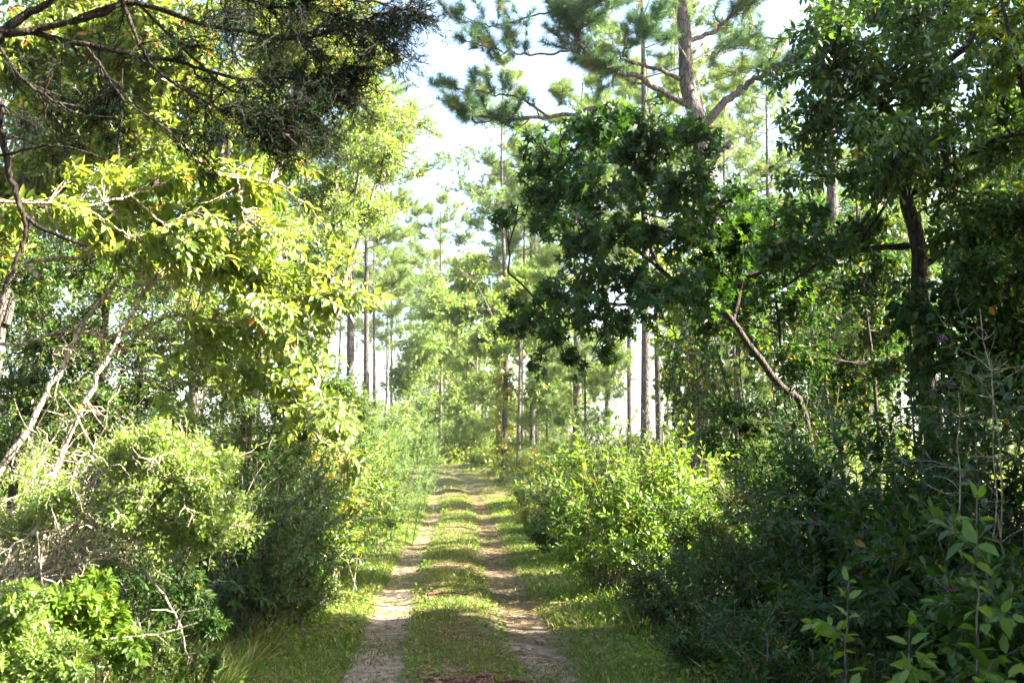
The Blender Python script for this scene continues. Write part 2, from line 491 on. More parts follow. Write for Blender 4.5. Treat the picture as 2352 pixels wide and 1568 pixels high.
def PB(u, v, Y, ru, rv, rd=None):
    """crown lobe centre and radii from view measures"""
    s = Y / PX
    return P(u, v, Y), (ru * s, (rd if rd else .8 * max(ru, rv)) * s, rv * s)

exec_parts = []
def pairs(leaf, tp, nn, size, T=OVATE, start=.2, tip_small=.5, droop=.25, hi=.04, tint_off=0, tilt=.35):
    """opposite leaf pairs along stems tp (M,K,3)"""
    n, K, _ = tp.shape
    m = n * nn
    ti = np.repeat(np.arange(n), nn)
    f = np.tile(np.linspace(0, 1, nn), n)
    s = (start + (1 - start) * f).clip(0, .999) * (K - 1)
    i0 = s.astype(int); fr = (s - i0)[:, None]
    p = tp[ti, i0] * (1 - fr) + tp[ti, i0 + 1] * fr
    tg = unit(tp[ti, i0 + 1] - tp[ti, i0])
    ref = np.repeat(rnd(n), nn, 0)
    A = unit(np.cross(tg, ref)); B = np.cross(tg, A)
    alt = (np.tile(np.arange(nn), n) % 2)[:, None]
    side = np.where(alt == 0, A, B)
    tone = np.repeat(R.random(n) * .3, nn)
    for sg in (1, -1):
        D = unit(side * sg * (1 - .35 * f[:, None] ** 3) + tg * (.35 + .5 * R.random((m, 1)) + .7 * f[:, None] ** 3) + np.array([0, 0, -droop]) * (R.random((m, 1)) * 1.6))
        Nn = unit(tg * .8 + np.array([0, 0, .8]) + rnd(m) * tilt)
        sz = size * (.7 + .5 * R.random(m)) * (1 - tip_small * f ** 2)
        stamp(leaf, T, p + side * sg * .008, D, Nn, sz, (leaf_tint(m, hi, .55) + tone + tint_off).clip(0, 1))
    return p

def berry_bush(base, h, spread, nst, label, size=.13, shoots=4, nn=13, lean=(0, 0), berries=6, group="beautyberry bushes beside the track", mat='berry', barkm='grey', name="beautyberry_bush", hi=.015, toff=0.):
    o = thing(name, base, label, "bush", group)
    base = np.asarray(base, float)
    a = base + np.c_[R.normal(size=(nst, 2)) * spread * .12, np.zeros(nst)]
    an = R.random(nst) * 2 * np.pi; rad = spread * np.sqrt(R.random(nst))
    tip = base + np.c_[np.cos(an) * rad + lean[0], np.sin(an) * rad + lean[1], h * (.42 + .66 * R.random(nst) ** 1.2) * (1 - .25 * (rad / spread) ** 2)]
    st = bend(a, tip, 10, .10, .06)
    wood = Acc(); leaf = Acc(); ber = Acc()
    tubes(wood, st, np.linspace(.010, .003, 10), 5, .5)
    pairs(leaf, st, nn, size, start=.22, hi=hi, tint_off=toff)
    n = nst * shoots
    si = np.repeat(np.arange(nst), shoots); k = R.integers(2, 8, n)
    b0 = st[si, k]
    out = b0 - base; out[:, 2] = 0
    d = unit(unit(out + 1e-3) * .7 + rnd(n) * .7 + np.array([0, 0, .55]))
    ln = h * .30 * (.5 + .7 * R.random(n))
    sh = bend(b0, b0 + d * ln[:, None], 6, .06, .06)
    tubes(wood, sh, np.linspace(.005, .002, 6), 4, .5)
    pp = pairs(leaf, sh, max(5, nn // 2 + 1), size * .95, start=.15, hi=hi, tint_off=toff)
    wood.build("stems", M[barkm], o); leaf.build("foliage", M[mat], o)
    if berries:
        idx = R.choice(len(pp), berries)
        for i in idx:
            c = pp[i]
            for j in range(16):
                q = c + rnd(1)[0] * .03
                V = q + .009 * np.array([(1, 0, 0), (-1, 0, 0), (0, 1, 0), (0, -1, 0), (0, 0, 1), (0, 0, -1)])
                ber.add(V, np.array([(4, 0, 2), (4, 2, 1), (4, 1, 3), (4, 3, 0), (5, 2, 0), (5, 1, 2), (5, 3, 1), (5, 0, 3)]).ravel(), np.full(8, 3), .5)
        ber.build("berries", M['berries'], o, smooth=True)
    return o

def needle_tmpl(n, L, w, seed, spread=80, back=.10):
    r = np.random.default_rng(seed)
    th = np.radians(spread) * np.sqrt(r.random(n)); ph = r.random(n) * 2 * np.pi
    D = np.c_[np.cos(th), np.sin(th) * np.cos(ph), np.sin(th) * np.sin(ph)]
    b = np.c_[-back * r.random(n), np.zeros(n), np.zeros(n)]
    ln = L * (.75 + .35 * r.random(n))
    s = unit(np.cross(D, r.normal(size=(n, 3)))) * w * .5
    tip = b + D * ln[:, None] + np.array([0, 0, -.12]) * ln[:, None] * r.random((n, 1))
    V = np.stack([b - s, b + s, tip], 1).reshape(-1, 3)
    return V, np.arange(3 * n), np.full(n, 3)

def needle_limb(wood, need, poly, r0, Ts, nsub=8, sub=.9, ntuft=4, tsize=1.0, start=.35, up=.35, sides=5, flat=.5, dead=0):
    """side branchlets with needle tufts along the polyline poly (K,3)"""
    K = len(poly)
    t = start + (1 - start) * R.random(nsub) ** .8
    t[0] = .999
    s = t.clip(0, .999) * (K - 1); i0 = s.astype(int); fr = (s - i0)[:, None]
    p = poly[i0] * (1 - fr) + poly[i0 + 1] * fr
    tg = unit(poly[i0 + 1] - poly[i0])
    d = unit(tg * .9 + rnd(nsub) * np.array([1, 1, flat]) + np.array([0, 0, up]))
    d[0] = tg[0]
    ln = sub * (.45 + .8 * R.random(nsub)) * (1.15 - .5 * t)
    q = p + d * ln[:, None]
    sp = bend(p, q, 5, -.10, .10)
    tubes(wood, sp, np.linspace(r0 * .4, r0 * .15, 5), 4, .5)
    n = nsub * ntuft
    ti = np.repeat(np.arange(nsub), ntuft)
    f = np.tile(np.linspace(.35, .999, ntuft), nsub) * 4
    i1 = f.astype(int); fr = (f - i1)[:, None]
    c = sp[ti, i1] * (1 - fr) + sp[ti, i1 + 1] * fr
    tg = unit(sp[ti, i1 + 1] - sp[ti, i1])
    off = rnd(n)
    last = (np.tile(np.arange(ntuft), nsub) == ntuft - 1)[:, None]
    D = unit(tg + np.where(last, .25, .85) * off + np.array([0, 0, .45]))
    tw = bend(c, c + D * .10 * tsize, 2, 0, 0)
    tubes(wood, tw, np.array([r0 * .12, r0 * .1]), 3, .5)
    grp = R.integers(0, len(Ts), n)
    tone = .15 + .55 * R.random(n); tone[R.random(n) < .05] = .97
    for g_ in range(len(Ts)):
        mk = grp == g_
        if mk.any():
            stamp(need, Ts[g_], c[mk] + D[mk] * .10 * tsize, D[mk], rnd(int(mk.sum())), tsize * (.8 + .4 * R.random(int(mk.sum()))), tone[mk])

def pine_parts(h, r0, crown0, nbr, blen, Ts, tsize, ntuft, nsub, lean=0.0, sub=.9, deadn=8):
    """trunk / branches / needles of a straight pine standing at the origin"""
    tr = Acc(); wd = Acc(); nd = Acc()
    ax = np.array([lean * h, 0, 0])
    pts = [np.zeros(3), np.array([lean * h * .2 + R.normal() * .04, R.normal() * .04, h * .35]), np.array([lean * h * .6, R.normal() * .08, h * .7]), np.array([lean * h, R.normal() * .1, h])]
    c = curve(pts, 21); n = len(c)
    z = np.linspace(0, 1, n)
    rad = r0 * (1 - .85 * z ** 1.2) + r0 * .35 * np.exp(-z * 30)
    tubes(tr, c, rad, 9, .5)
    def on(zz):
        f = zz / h * (n - 1); i = min(int(f), n - 2); return c[i] * (1 - f + i) + c[i + 1] * (f - i)
    az = R.random() * 6
    for b in range(nbr):
        zz = crown0 + (h - .3 - crown0) * (b + R.random()) / nbr
        q = (zz - crown0) / (h - crown0)
        az += 2.4 + R.normal() * .4
        L = blen * (1 - .78 * q ** 1.6) * (.55 + .55 * R.random()) * (.75 + .25 * min(1, q * 4))
        p0 = on(zz); d = np.array([math.cos(az), math.sin(az), 0])
        rise = -.05 + .35 * q + .12 * R.normal()
        p1 = p0 + d * L * .5 + np.array([0, 0, rise * L * .4]) + R.normal(size=3) * .08 * L
        p2 = p0 + d * L + np.array([0, 0, rise * L + .15 * L])
        pl = curve([p0, p1, p2], 8)
        rb = r0 * .22 * (1 - .5 * q)
        tubes(wd, pl, np.linspace(rb, rb * .35, len(pl)), 5, .5)
        needle_limb(wd, nd, pl, rb, Ts, nsub, sub * (.7 + .5 * (1 - q)), ntuft, tsize)
    for b in range(deadn):
        zz = crown0 * (.45 + .55 * R.random()); az += 2.4
        L = blen * .45 * (.3 + .9 * R.random()); p0 = on(zz)
        q = p0 + np.array([math.cos(az), math.sin(az), -.15 + .3 * R.random()]) * L
        tubes(wd, bend(p0, q, 5, -.08, .08), np.linspace(r0 * .08, r0 * .025, 5), 4, .5)
    return tr, wd, nd

# ================================================================== NEAR LEFT
# --- dark cedar, its trunk just outside the frame, boughs hanging into it
def cedar_tree():
    base = foot(-4.75, 6.9)
    o = thing("cedar_tree", base, "dark shaded cedar with boughs reaching in over the top left of the track", "tree")
    tr = Acc(); c, rr_ = limb_line([base, base + [.1, 0, 3], base + [.15, -.1, 6.5], base + [0, 0, 9.5]], .17, .04, 16)
    tubes(tr, c, rr_, 9); tr.build("trunk", M['redbark'], o, smooth=True)
    top = lambda z: np.array([-4.62, 6.85, z])
    Yc = 6.6
    L = []
    def lb(uvs, r0, r1, start=None, y0=Yc, y1=Yc):
        n = len(uvs)
        pts = [P(u, v, y0 + (y1 - y0) * i / max(1, n - 1)) for i, (u, v) in enumerate(uvs)]
        if start is not None: pts = [start] + pts
        return pts, r0, r1
    defs = [
        lb([(-60, 95), (5, 72), (60, 33), (121, 0), (190, -60)], .055, .018, top(4.3)),
        lb([(0, 78), (81, 67), (170, 49), (243, 28), (285, -5), (330, -60)], .035, .012, top(4.25)),
        lb([(20, 74), (73, 73), (154, 97), (227, 107), (316, 128), (405, 142), (466, 158), (555, 182), (664, 178), (760, 190)], .030, .008, top(4.2), 6.6, 6.9),
        lb([(180, 40), (284, 8), (352, 16), (417, 38), (486, 61), (567, 73), (648, 89), (709, 85), (810, 57), (880, 30), (960, 20)], .024, .006, None, 6.6, 7.0),
        lb([(283, 10), (344, 142), (446, 219), (527, 259), (640, 300), (700, 350)], .016, .005, None, 6.6, 6.4),
        lb([(200, 110), (231, 150), (284, 227), (365, 284), (420, 330)], .012, .004, None, 6.6, 6.3),
        lb([(300, -10), (420, 110), (520, 200), (600, 230), (690, 270)], .014, .004, None, 6.8, 7.1),
        lb([(480, -40), (600, 10), (720, 20), (850, 70), (930, 130)], .018, .005, None, 7.0, 7.3),
        lb([(640, -60), (760, -10), (880, 10), (980, 60)], .016, .005, None, 7.2, 7.4),
        lb([(500, -160), (800, -180), (1100, -240), (1450, -340)], .03, .01, top(5.2), 6.8, 6.6),  # unseen bough above the frame, added to shade those below
        lb([(-60, 230), (0, 300), (17, 385), (40, 455), (62, 500), (130, 540), (200, 565)], .034, .010, top(3.4), 6.4, 6.4),
        lb([(55, 490), (58, 540), (30, 620), (-20, 720)], .022, .012, None, 6.4, 6.4),
        lb([(-40, 365), (30, 350), (120, 333), (200, 350), (280, 380)], .014, .004, None, 6.4, 6.3),
        lb([(0, 110), (50, 180), (120, 230), (180, 260), (260, 270)], .014, .004, None, 6.5, 6.3),
    ]
    lines = []
    for pts, r0, r1 in defs:
        w = Acc(); c, rr_ = limb_line(pts, r0 * .8, r1 * .8, 30, .004); tubes(w, c, rr_, 7); lines.append(c)
        w.build("limb", M['redbark'], o, smooth=True)
    sk = np.concatenate(lines)
    wood = Acc(); leaf = Acc()
    blobs = [(600, 60, 90, 60, 26), (740, 40, 110, 70, 40), (880, 40, 110, 60, 40), (960, 10, 60, 50, 16), (830, 110, 110, 60, 40), (900, 110, 60, 50, 18),
             (640, 200, 90, 50, 30), (720, 160, 90, 50, 30), (770, 220, 80, 50, 28), (830, 200, 60, 40, 18), (620, 290, 80, 50, 28), (690, 320, 80, 55, 30), (560, 270, 70, 45, 18), (730, 270, 60, 50, 18),
             (660, 385, 50, 30, 10), (760, 300, 40, 30, 8), (205, 262, 70, 45, 20), (160, 300, 50, 30, 8), (110, 330, 60, 35, 9), (240, 300, 40, 40, 8),
             (460, 230, 60, 40, 9), (470, 330, 40, 45, 9), (480, 395, 25, 40, 6), (400, 130, 90, 40, 9), (500, 120, 80, 40, 12), (350, 60, 100, 50, 8), (490, 30, 80, 40, 10),
             (120, 200, 90, 60, 6), (300, 210, 80, 60, 7), (60, 130, 70, 40, 5), (700, -60, 240, 60, 40), (300, -80, 240, 60, 30), (900, -130, 200, 60, 60), (1150, -220, 220, 90, 70), (600, -200, 260, 90, 70), (1400, -330, 220, 120, 70), (950, -330, 260, 110, 70)]  # extra lobes above the frame are added to shade the visible boughs
    for u, v, ru, rv, n in blobs:
        c, r = PB(u, v, 6.75 + .25 * R.normal(), ru, rv, 70)
        r = np.array(r)
        n = int(n * (.56 if v > 0 else 1)); tips = c + rnd(n) * r * 1.3 * R.random((n, 1)) ** .4
        dist = np.linalg.norm(sk[None] - (tips + [-.12, 0, .10])[:, None], axis=2)
        st = sk[np.argmin(dist, 1)]
        sp = bend(st, tips, 7, .06, .08)
        tubes(wood, sp, np.linspace(.006, .002, 7), 4)
        m = n * 14
        si = np.repeat(np.arange(n), 14); k = R.integers(3, 7, m)
        b0 = sp[si, k] + R.normal(size=(m, 3)) * .01
        dr = unit(sp[si, 6] - sp[si, 3])
        d = unit(rnd(m) * .9 + dr * .7 + [0, 0, -.25])
        ln = .10 * (.5 + R.random(m))
        b1 = b0 + d * ln[:, None]
        tubes(wood, bend(b0, b1, 3, 0, .1), np.linspace(.0022, .0014, 3), 3)
        q = 7
        mi = np.repeat(np.arange(m), q); f = R.random((m * q, 1)) ** .7
        s0 = b0[mi] * (1 - f) + b1[mi] * f
        dd_ = unit(d[mi] * .8 + rnd(m * q) * .75)
        strips(leaf, s0, s0 + dd_ * (.028 + .03 * R.random((m * q, 1))), .0036 + .0016 * R.random(m * q), R.random(m * q) * .9)
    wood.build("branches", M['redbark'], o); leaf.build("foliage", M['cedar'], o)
cedar_tree()

# --- pale arching stems with big yellow-green leaves, left of the track
def arching_shrub():
    base = at_u(40, 8.6)
    o = thing("arching_shrub", base, "tall arching shrub with pale tan stems and big sunlit yellow-green leaves, left of the track", "shrub")
    def ln(uvs, r0, r1, y0, y1, root=False):
        n = len(uvs); pts = [P(u, v, y0 + (y1 - y0) * i / (n - 1)) for i, (u, v) in enumerate(uvs)]
        if root:
            b = pts[0].copy(); b[2] = hgt(b[0], b[1]) - .03; pts = [b] + pts
        return pts, r0, r1
    defs = [
        ln([(-40, 1240), (0, 1090), (60, 985), (120, 880), (165, 800), (190, 745), (230, 690), (290, 620)], .030, .013, 8.4, 8.9, True),
        ln([(95, 1250), (118, 1110), (165, 985), (230, 865), (290, 745), (340, 655), (392, 606), (470, 540)], .028, .010, 8.3, 8.9, True),
        ln([(95, 640), (60, 600), (170, 592), (235, 580), (330, 560), (450, 530)], .022, .008, 9.0, 9.3),
        ln([(178, 757), (230, 770), (268, 772), (350, 746), (410, 722), (490, 735), (600, 758), (680, 772)], .019, .006, 8.8, 9.2),
        ln([(-30, 790), (50, 790), (120, 765), (180, 755)], .014, .010, 8.9, 8.8),
        ln([(680, 772), (740, 730), (800, 705), (860, 690), (905, 690)], .006, .003, 9.2, 9.6),
        ln([(390, 790), (480, 830), (600, 870), (700, 905), (770, 950), (820, 985)], .008, .003, 9.0, 9.3),
        ln([(300, 870), (420, 880), (560, 900), (680, 960), (750, 1020), (860, 1090)], .007, .003, 9.0, 9.2),
        ln([(330, 660), (370, 690), (430, 790), (470, 900), (420, 960)], .007, .003, 8.8, 8.9),
        ln([(-20, 462), (90, 466), (190, 473), (300, 447), (400, 420), (545, 408), (620, 420)], .013, .004, 8.4, 8.9),
        ln([(545, 405), (550, 450), (560, 505)], .006, .003, 8.8, 8.8),
        ln([(300, 448), (360, 500), (430, 560), (520, 640), (600, 700), (690, 690)], .008, .003, 8.6, 9.1),
        ln([(380, 520), (450, 480), (540, 430)], .006, .003, 8.6, 8.8),
        ln([(100, 470), (160, 560), (260, 600), (360, 640)], .009, .004, 8.5, 8.8),
        ln([(200, 480), (300, 540), (420, 600)], .007, .003, 8.5, 8.7),
    ]
    lines = []
    for i, (pts, r0, r1) in enumerate(defs):
        w = Acc(); c, rr_ = limb_line(pts, r0, r1, 26, .010); tubes(w, c, rr_, 7); lines.append(c)
        w.build("stem" if i < 2 else "limb", M['tan'], o, smooth=True)
    sk = np.concatenate(lines[2:] + [l[len(l) // 2:] for l in lines[:2]])
    wood = Acc(); leaf = Acc()
    # dead pale side twigs on the two stems and the long limb
    base_l = np.concatenate([lines[0][5:], lines[1][5:], lines[3]])
    st = base_l[R.integers(0, len(base_l), 70)]
    d = unit(rnd(70) + [.5, -.1, -.1])
    tw = bend(st, st + d * (.15 + .5 * R.random((70, 1))), 6, -.05, .16)
    tubes(wood, tw, np.linspace(.006, .002, 6), 4)
    s2 = np.repeat(tw[:, 3], 3, 0); d = unit(rnd(210) + [.3, 0, -.2])
    tubes(wood, bend(s2, s2 + d * (.08 + .2 * R.random((210, 1))), 4, 0, .15), np.linspace(.004, .0015, 4), 3)
    blobs = [(150, 500, 130, 45, 16), (260, 500, 120, 60, 22), (380, 480, 120, 60, 26), (480, 470, 110, 60, 26), (570, 460, 90, 60, 20), (300, 410, 110, 40, 14), (450, 400, 100, 40, 14),
             (330, 570, 120, 50, 20), (460, 560, 110, 60, 26), (570, 560, 100, 60, 20), (520, 640, 110, 60, 22), (620, 640, 90, 50, 10), (420, 650, 90, 40, 10), (690, 600, 80, 40, 8), (760, 580, 60, 30, 5), (640, 380, 90, 40, 10), (230, 400, 90, 30, 8),
             (640, 740, 90, 30, 8), (720, 735, 80, 28, 9), (800, 700, 60, 22, 8), (860, 690, 36, 18, 5), (520, 760, 80, 30, 6), (600, 800, 90, 40, 7), (680, 830, 70, 40, 6),
             (430, 850, 40, 40, 5), (470, 800, 50, 40, 7), (640, 890, 70, 35, 9), (710, 930, 60, 35, 10), (770, 960, 50, 30, 10), (560, 870, 60, 35, 6), (410, 960, 30, 35, 3), (740, 830, 40, 40, 5), (690, 980, 40, 40, 4), (820, 1075, 35, 25, 4), (800, 990, 30, 18, 4)]
    for u, v, ru, rv, n in blobs:
        Yb = 9.0 + .35 * R.normal(); n = int(n * 1.5)
        c, r = PB(u, v, Yb, ru * 1.15, rv * 1.2, 95)
        tips = c + rnd(n) * np.array(r) * R.random((n, 1)) ** .45
        dist = np.linalg.norm(sk[None] - (tips + [-.18, 0, .08])[:, None], axis=2)
        s_ = sk[np.argmin(dist, 1)]
        sp = bend(s_, tips, 7, .10, .07)
        tubes(wood, sp, np.linspace(.0045, .0018, 7), 4)
        pairs(leaf, sp, 6, .105, OVATE, start=.42, tip_small=.2, droop=.55, hi=.012)
    wood.build("branches", M['tan'], o); leaf.build("foliage", M['bright'], o)
arching_shrub()

# --- yaupon thicket shrub: pale twigs and tiny leaves
def yaupon():
    base = at_u(-120, 7.9)
    o = thing("twiggy_shrub", base, "sunlit shrub of tangled pale twigs and tiny bright leaves, domed, lower left", "shrub")
    wood = Acc(); leaf = Acc(); lines = []
    for k in range(15):
        y = 7.7 + .5 * R.normal() * .6
        v0 = 1420 + 60 * R.normal()
        ue, ve = [(120, 1010), (220, 1040), (330, 1010), (420, 1020), (500, 1080), (520, 1150), (540, 1190), (470, 1240), (400, 1200), (300, 1130), (200, 1150), (90, 1120), (350, 1090), (530, 1250), (260, 1220)][k]
        p0 = P(-160 + 60 * R.normal(), 1500, y); p0[2] = hgt(p0[0], p0[1]) - .02
        c = curve([p0, P(-20 + .18 * ue, v0 - 110, y), P(.55 * ue, .55 * ve + .45 * 1290, y + .05 * R.normal()), P(ue, ve, y + .2 * R.normal())], 18)
        c = c + R.normal(size=c.shape) * .012
        tubes(wood, c, np.linspace(.016, .005, len(c)), 6); lines.append(c)
    sk = np.concatenate([l[4:] for l in lines])
    # bare twigs
    n = 190
    lo = sk[(sk[:, 0] < P(330, 1000, 7.8)[0]) | (R.random(len(sk)) < .45)]
    st = lo[R.integers(0, len(lo), n)]
    d = unit(rnd(n) + [.45, -.15, -.12])
    tw = bend(st, st + d * (.12 + .4 * R.random((n, 1))), 6, 0, .14)
    tubes(wood, tw, np.linspace(.0065, .002, 6), 4)
    s2 = np.repeat(tw[:, 3], 3, 0)
    d = unit(rnd(3 * n) + [.2, -.1, -.25])
    tubes(wood, bend(s2, s2 + d * (.06 + .16 * R.random((3 * n, 1))), 4, 0, .15), np.linspace(.004, .0014, 4), 3)
    blobs = [(330, 1030, 90, 40, 34), (420, 1040, 80, 45, 40), (480, 1100, 60, 50, 36), (520, 1160, 40, 50, 30), (430, 1110, 90, 50, 34), (340, 1100, 90, 40, 20), (500, 1220, 50, 40, 24), (440, 1180, 80, 40, 24),
             (250, 1070, 80, 40, 18), (180, 1130, 80, 40, 14), (300, 1160, 90, 40, 20), (380, 1220, 60, 30, 14), (80, 1170, 80, 50, 14), (60, 1090, 60, 50, 10), (390, 1260, 40, 40, 9), (200, 1210, 70, 30, 8), (20, 1230, 60, 50, 8)]
    for u, v, ru, rv, k in blobs:
        k = int(k * 1.25); c, r = PB(u + 12 * R.normal(), v + 12 * R.normal(), 7.75 + .15 * R.normal(), ru * (.7 + .5 * R.random()), rv * (.7 + .6 * R.random()), 70)
        sub = c + rnd(6) * np.array(r) * R.random((6, 1)) ** .3 * 1.1; tips = sub[R.integers(0, 6, k)] + rnd(k) * np.array(r) * .34
        dist = np.linalg.norm(sk[None] - (tips + [-.08, 0, -.04])[:, None], axis=2)
        sp = bend(sk[np.argmin(dist, 1)], tips, 6, .03, .1)
        tubes(wood, sp, np.linspace(.005, .002, 6), 4)
        m = k * 6; si = np.repeat(np.arange(k), 6); kk = R.integers(2, 6, m)
        b0 = sp[si, kk]; b1 = b0 + unit(rnd(m) + [.25, -.2, .3]) * (.05 + .09 * R.random((m, 1)))
        tp = bend(b0, b1, 3, 0, .08); tubes(wood, tp, np.linspace(.0022, .0012, 3), 3)
        spray(leaf, tp, 10, .034, SMALL, .1, 0, .02, .5)
    n = 46
    st = sk[R.integers(0, len(sk), n)] * 1.0
    sh = bend(st, st + unit(rnd(n) * [.8, .5, .6] + [.5, -.2, .35]) * (.25 + .35 * R.random((n, 1))), 7, .05, .08)
    tubes(wood, sh, np.linspace(.004, .0015, 7), 4); spray(leaf, sh, 16, .034, SMALL, .1, 0, .02, .5)
    wood.build("stems", M['twig'], o); leaf.build("foliage", M['small'], o)
yaupon()

# lower-left leafy plants
LEAFY = 1.9
def leafy(base, label, blobs, mat, size, T, Y, n_leaf=7, bark='tan', name="leafy_shrub", hi=.03, cat="shrub", stems=9, group=None, tw=.12, sk_r=.008):
    o = thing(name, base, label, cat, group)
    base = np.asarray(base, float)
    wood = Acc(); leaf = Acc(); lines = []
    cs = [PB(u, v, Y + .12 * Y / 8 * R.normal(), ru, rv, max(ru, rv)) for u, v, ru, rv, k in blobs]
    for c, r in cs:
        for _ in range(2):
            b = base + np.array([*(R.normal(size=2) * .12), 0])
            mid = b * .5 + c * .5 + np.array([*(R.normal(size=2) * .08), .08])
            l = curve([b, mid, c + R.normal(size=3) * np.array(r) * .3], 12); tubes(wood, l, np.linspace(sk_r, sk_r * .4, len(l)), 5); lines.append(l)
    sk = np.concatenate([l[4:] for l in lines])
    for (c, r), (_, _, _, _, k) in zip(cs, blobs):
        k = int(k * LEAFY)
        tips = c + rnd(k) * np.array(r) * R.random((k, 1)) ** .4
        dist = np.linalg.norm(sk[None] - tips[:, None] - [0, 0, -.1], axis=2)
        sp = bend(sk[np.argmin(dist, 1)], tips, 6, .08, .06)
        tubes(wood, sp, np.linspace(sk_r * .4, sk_r * .18, 6), 4)
        pairs(leaf, sp, n_leaf, size, T, start=.2, tip_small=.35, droop=.35, hi=hi)
    wood.build("stems", M[bark], o); leaf.build("foliage", M[mat], o)
    return o
leafy(at_u(-40, 6.6), "glossy small-leaved shrub in full sun at the lower left corner", [(40, 1440, 90, 60, 40), (120, 1490, 90, 50, 40), (20, 1540, 100, 50, 40), (170, 1560, 60, 30, 14), (60, 1370, 60, 40, 16), (-40, 1460, 80, 70, 30)], 'small', .052, OVATE, 6.5, 8)
leafy(at_u(180, 7.3), "low shrub with rows of oval leaves along arching canes under the twiggy shrub", [(190, 1390, 80, 50, 24), (260, 1430, 60, 50, 18), (120, 1370, 70, 40, 14), (230, 1340, 50, 40, 10), (300, 1480, 50, 40, 10), (170, 1460, 50, 50, 12)], 'berry', .085, OVATE, 7.3, 7)
leafy(at_u(440, 7.6), "small pale-leaved creeper clump in tall grass, lower left", [(430, 1500, 50, 30, 16), (370, 1470, 50, 40, 12), (480, 1520, 40, 25, 10), (290, 1530, 70, 40, 14), (400, 1560, 70, 30, 12)], 'mid', .035, ROUND, 7.5, 8)
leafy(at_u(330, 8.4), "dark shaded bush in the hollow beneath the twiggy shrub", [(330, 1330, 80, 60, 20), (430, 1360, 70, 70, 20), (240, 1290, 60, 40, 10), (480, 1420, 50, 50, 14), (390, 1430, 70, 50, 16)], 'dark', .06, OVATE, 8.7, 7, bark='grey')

# fallen pale stick below the shrub
def stick(name, pts, r0, r1, mat, label):
    o = thing(name, pts[0], label, "branch")
    w = Acc(); c, rr_ = limb_line(pts, r0, r1, 16, .006); tubes(w, c, rr_, 6)
    for _ in range(5):
        s = c[R.integers(3, len(c) - 1)]; w2 = bend(s[None], (s + unit(R.normal(size=3) + [0, 0, .3]) * .16)[None], 4, 0, .12)
        tubes(w, w2, np.linspace(r1, r1 * .4, 4), 4)
    w.build("wood", M[mat], o, smooth=True)
stick("dead_branch", [P(330, 1310, 7.6), P(395, 1395, 7.6), P(425, 1480, 7.5), P(432, 1545, 7.5)], .010, .006, 'twig', "bare dead branch hanging down under the twiggy shrub, lower left")
stick("dead_branch", [P(235, 1470, 7.2), P(330, 1460, 7.2), P(385, 1452, 7.2), P(455, 1430, 7.2)], .008, .005, 'twig', "pale dead stick lying level above the grass, lower left")
stick("dead_branch", [P(85, 1220, 7.3), P(95, 1330, 7.2), P(120, 1440, 7.1), P(140, 1520, 7.1)], .004, .008, 'grey', "thin bare stick slanting down in front of the lower left corner shrub")

# ================================================================== LEFT VERGE, GOING AWAY
leafy(at_u(590, 11.5), "dark green tall bush in half shade just past the twiggy shrub, left of the track",
      [(560, 1000, 90, 70, 34), (640, 1060, 90, 80, 44), (560, 1130, 80, 70, 34), (630, 1200, 90, 80, 44), (590, 1300, 90, 70, 36), (680, 1330, 70, 60, 30), (620, 940, 80, 50, 24), (700, 960, 60, 50, 16)], 'mid', .06, OVATE, 11.6, 8, hi=.06, stems=9)
berry_bush(at_u(735, 13.6), 1.75, .62, 15, "sunlit yellow-green bush along the left track edge, below the hanging leaf spray", size=.10, berries=0, group="leafy bushes on the left verge", hi=.08, toff=.05)
berry_bush(at_u(690, 12.2), 1.0, .5, 14, "low leafy bush at the left edge of the track in front of the yellow-leaved bush", size=.085, berries=0, group="leafy bushes on the left verge", mat='berry')
LV = "leafy bushes on the left verge"
berry_bush(at_u(560, 10.6), 1.9, .7, 24, "green bush rising right behind the dome of the twiggy shrub", size=.085, shoots=6, nn=14, berries=0, group=LV, mat='dark')  # dark leaf colour paints the shade of the hollow
berry_bush(at_u(630, 11.6), 1.5, .65, 24, "shaded bush in tall grass, left of the low leafy bush at the track edge", size=.08, shoots=6, nn=13, berries=0, group=LV, mat='mid')
berry_bush(at_u(600, 13.2), 3.0, .9, 30, "tall dense bush between the pale stems and the yellow-leaved bush", size=.085, shoots=7, nn=16, berries=0, group=LV, mat='mid')
berry_bush(at_u(700, 14.6), 2.7, .8, 28, "tall bush directly behind the hanging leaf spray, left of the track", size=.085, shoots=7, nn=16, berries=0, group=LV, mat='mid', hi=.08)
berry_bush(at_u(775, 17.2), 2.2, .8, 26, "bright bush past the yellow-leaved one, before the feathery weeds", size=.10, shoots=6, nn=14, berries=0, group=LV)
berry_bush(at_u(815, 19.5), 2.3, .8, 26, "green bush at the left track edge just before the shaded low bush", size=.10, shoots=6, nn=14, berries=0, group=LV, mat='oak')
berry_bush(at_u(740, 21.5), 2.7, 1.0, 30, "tall green bush behind the feathery weeds, against the left wood", size=.11, shoots=6, nn=16, berries=0, group=LV, mat='oak')
leafy(at_u(770, 15.6), "bush with many small yellow and pinkish leaves on the left verge",
      [(780, 1090, 60, 50, 34), (740, 1050, 60, 50, 24), (800, 1150, 50, 50, 30), (760, 1140, 50, 60, 24), (700, 1010, 60, 50, 20), (780, 1210, 50, 40, 20)], 'yellowing', .05, ROUND, 15.6, 8, hi=.2)
leafy(at_u(720, 17.5), "tall green thicket behind the yellow-leaved bush, left of the track",
      [(700, 930, 90, 60, 40), (780, 980, 70, 70, 40), (640, 900, 80, 70, 36), (720, 1040, 80, 60, 30), (820, 1050, 50, 60, 24)], 'mid', .06, OVATE, 17.5, 8, hi=.06)
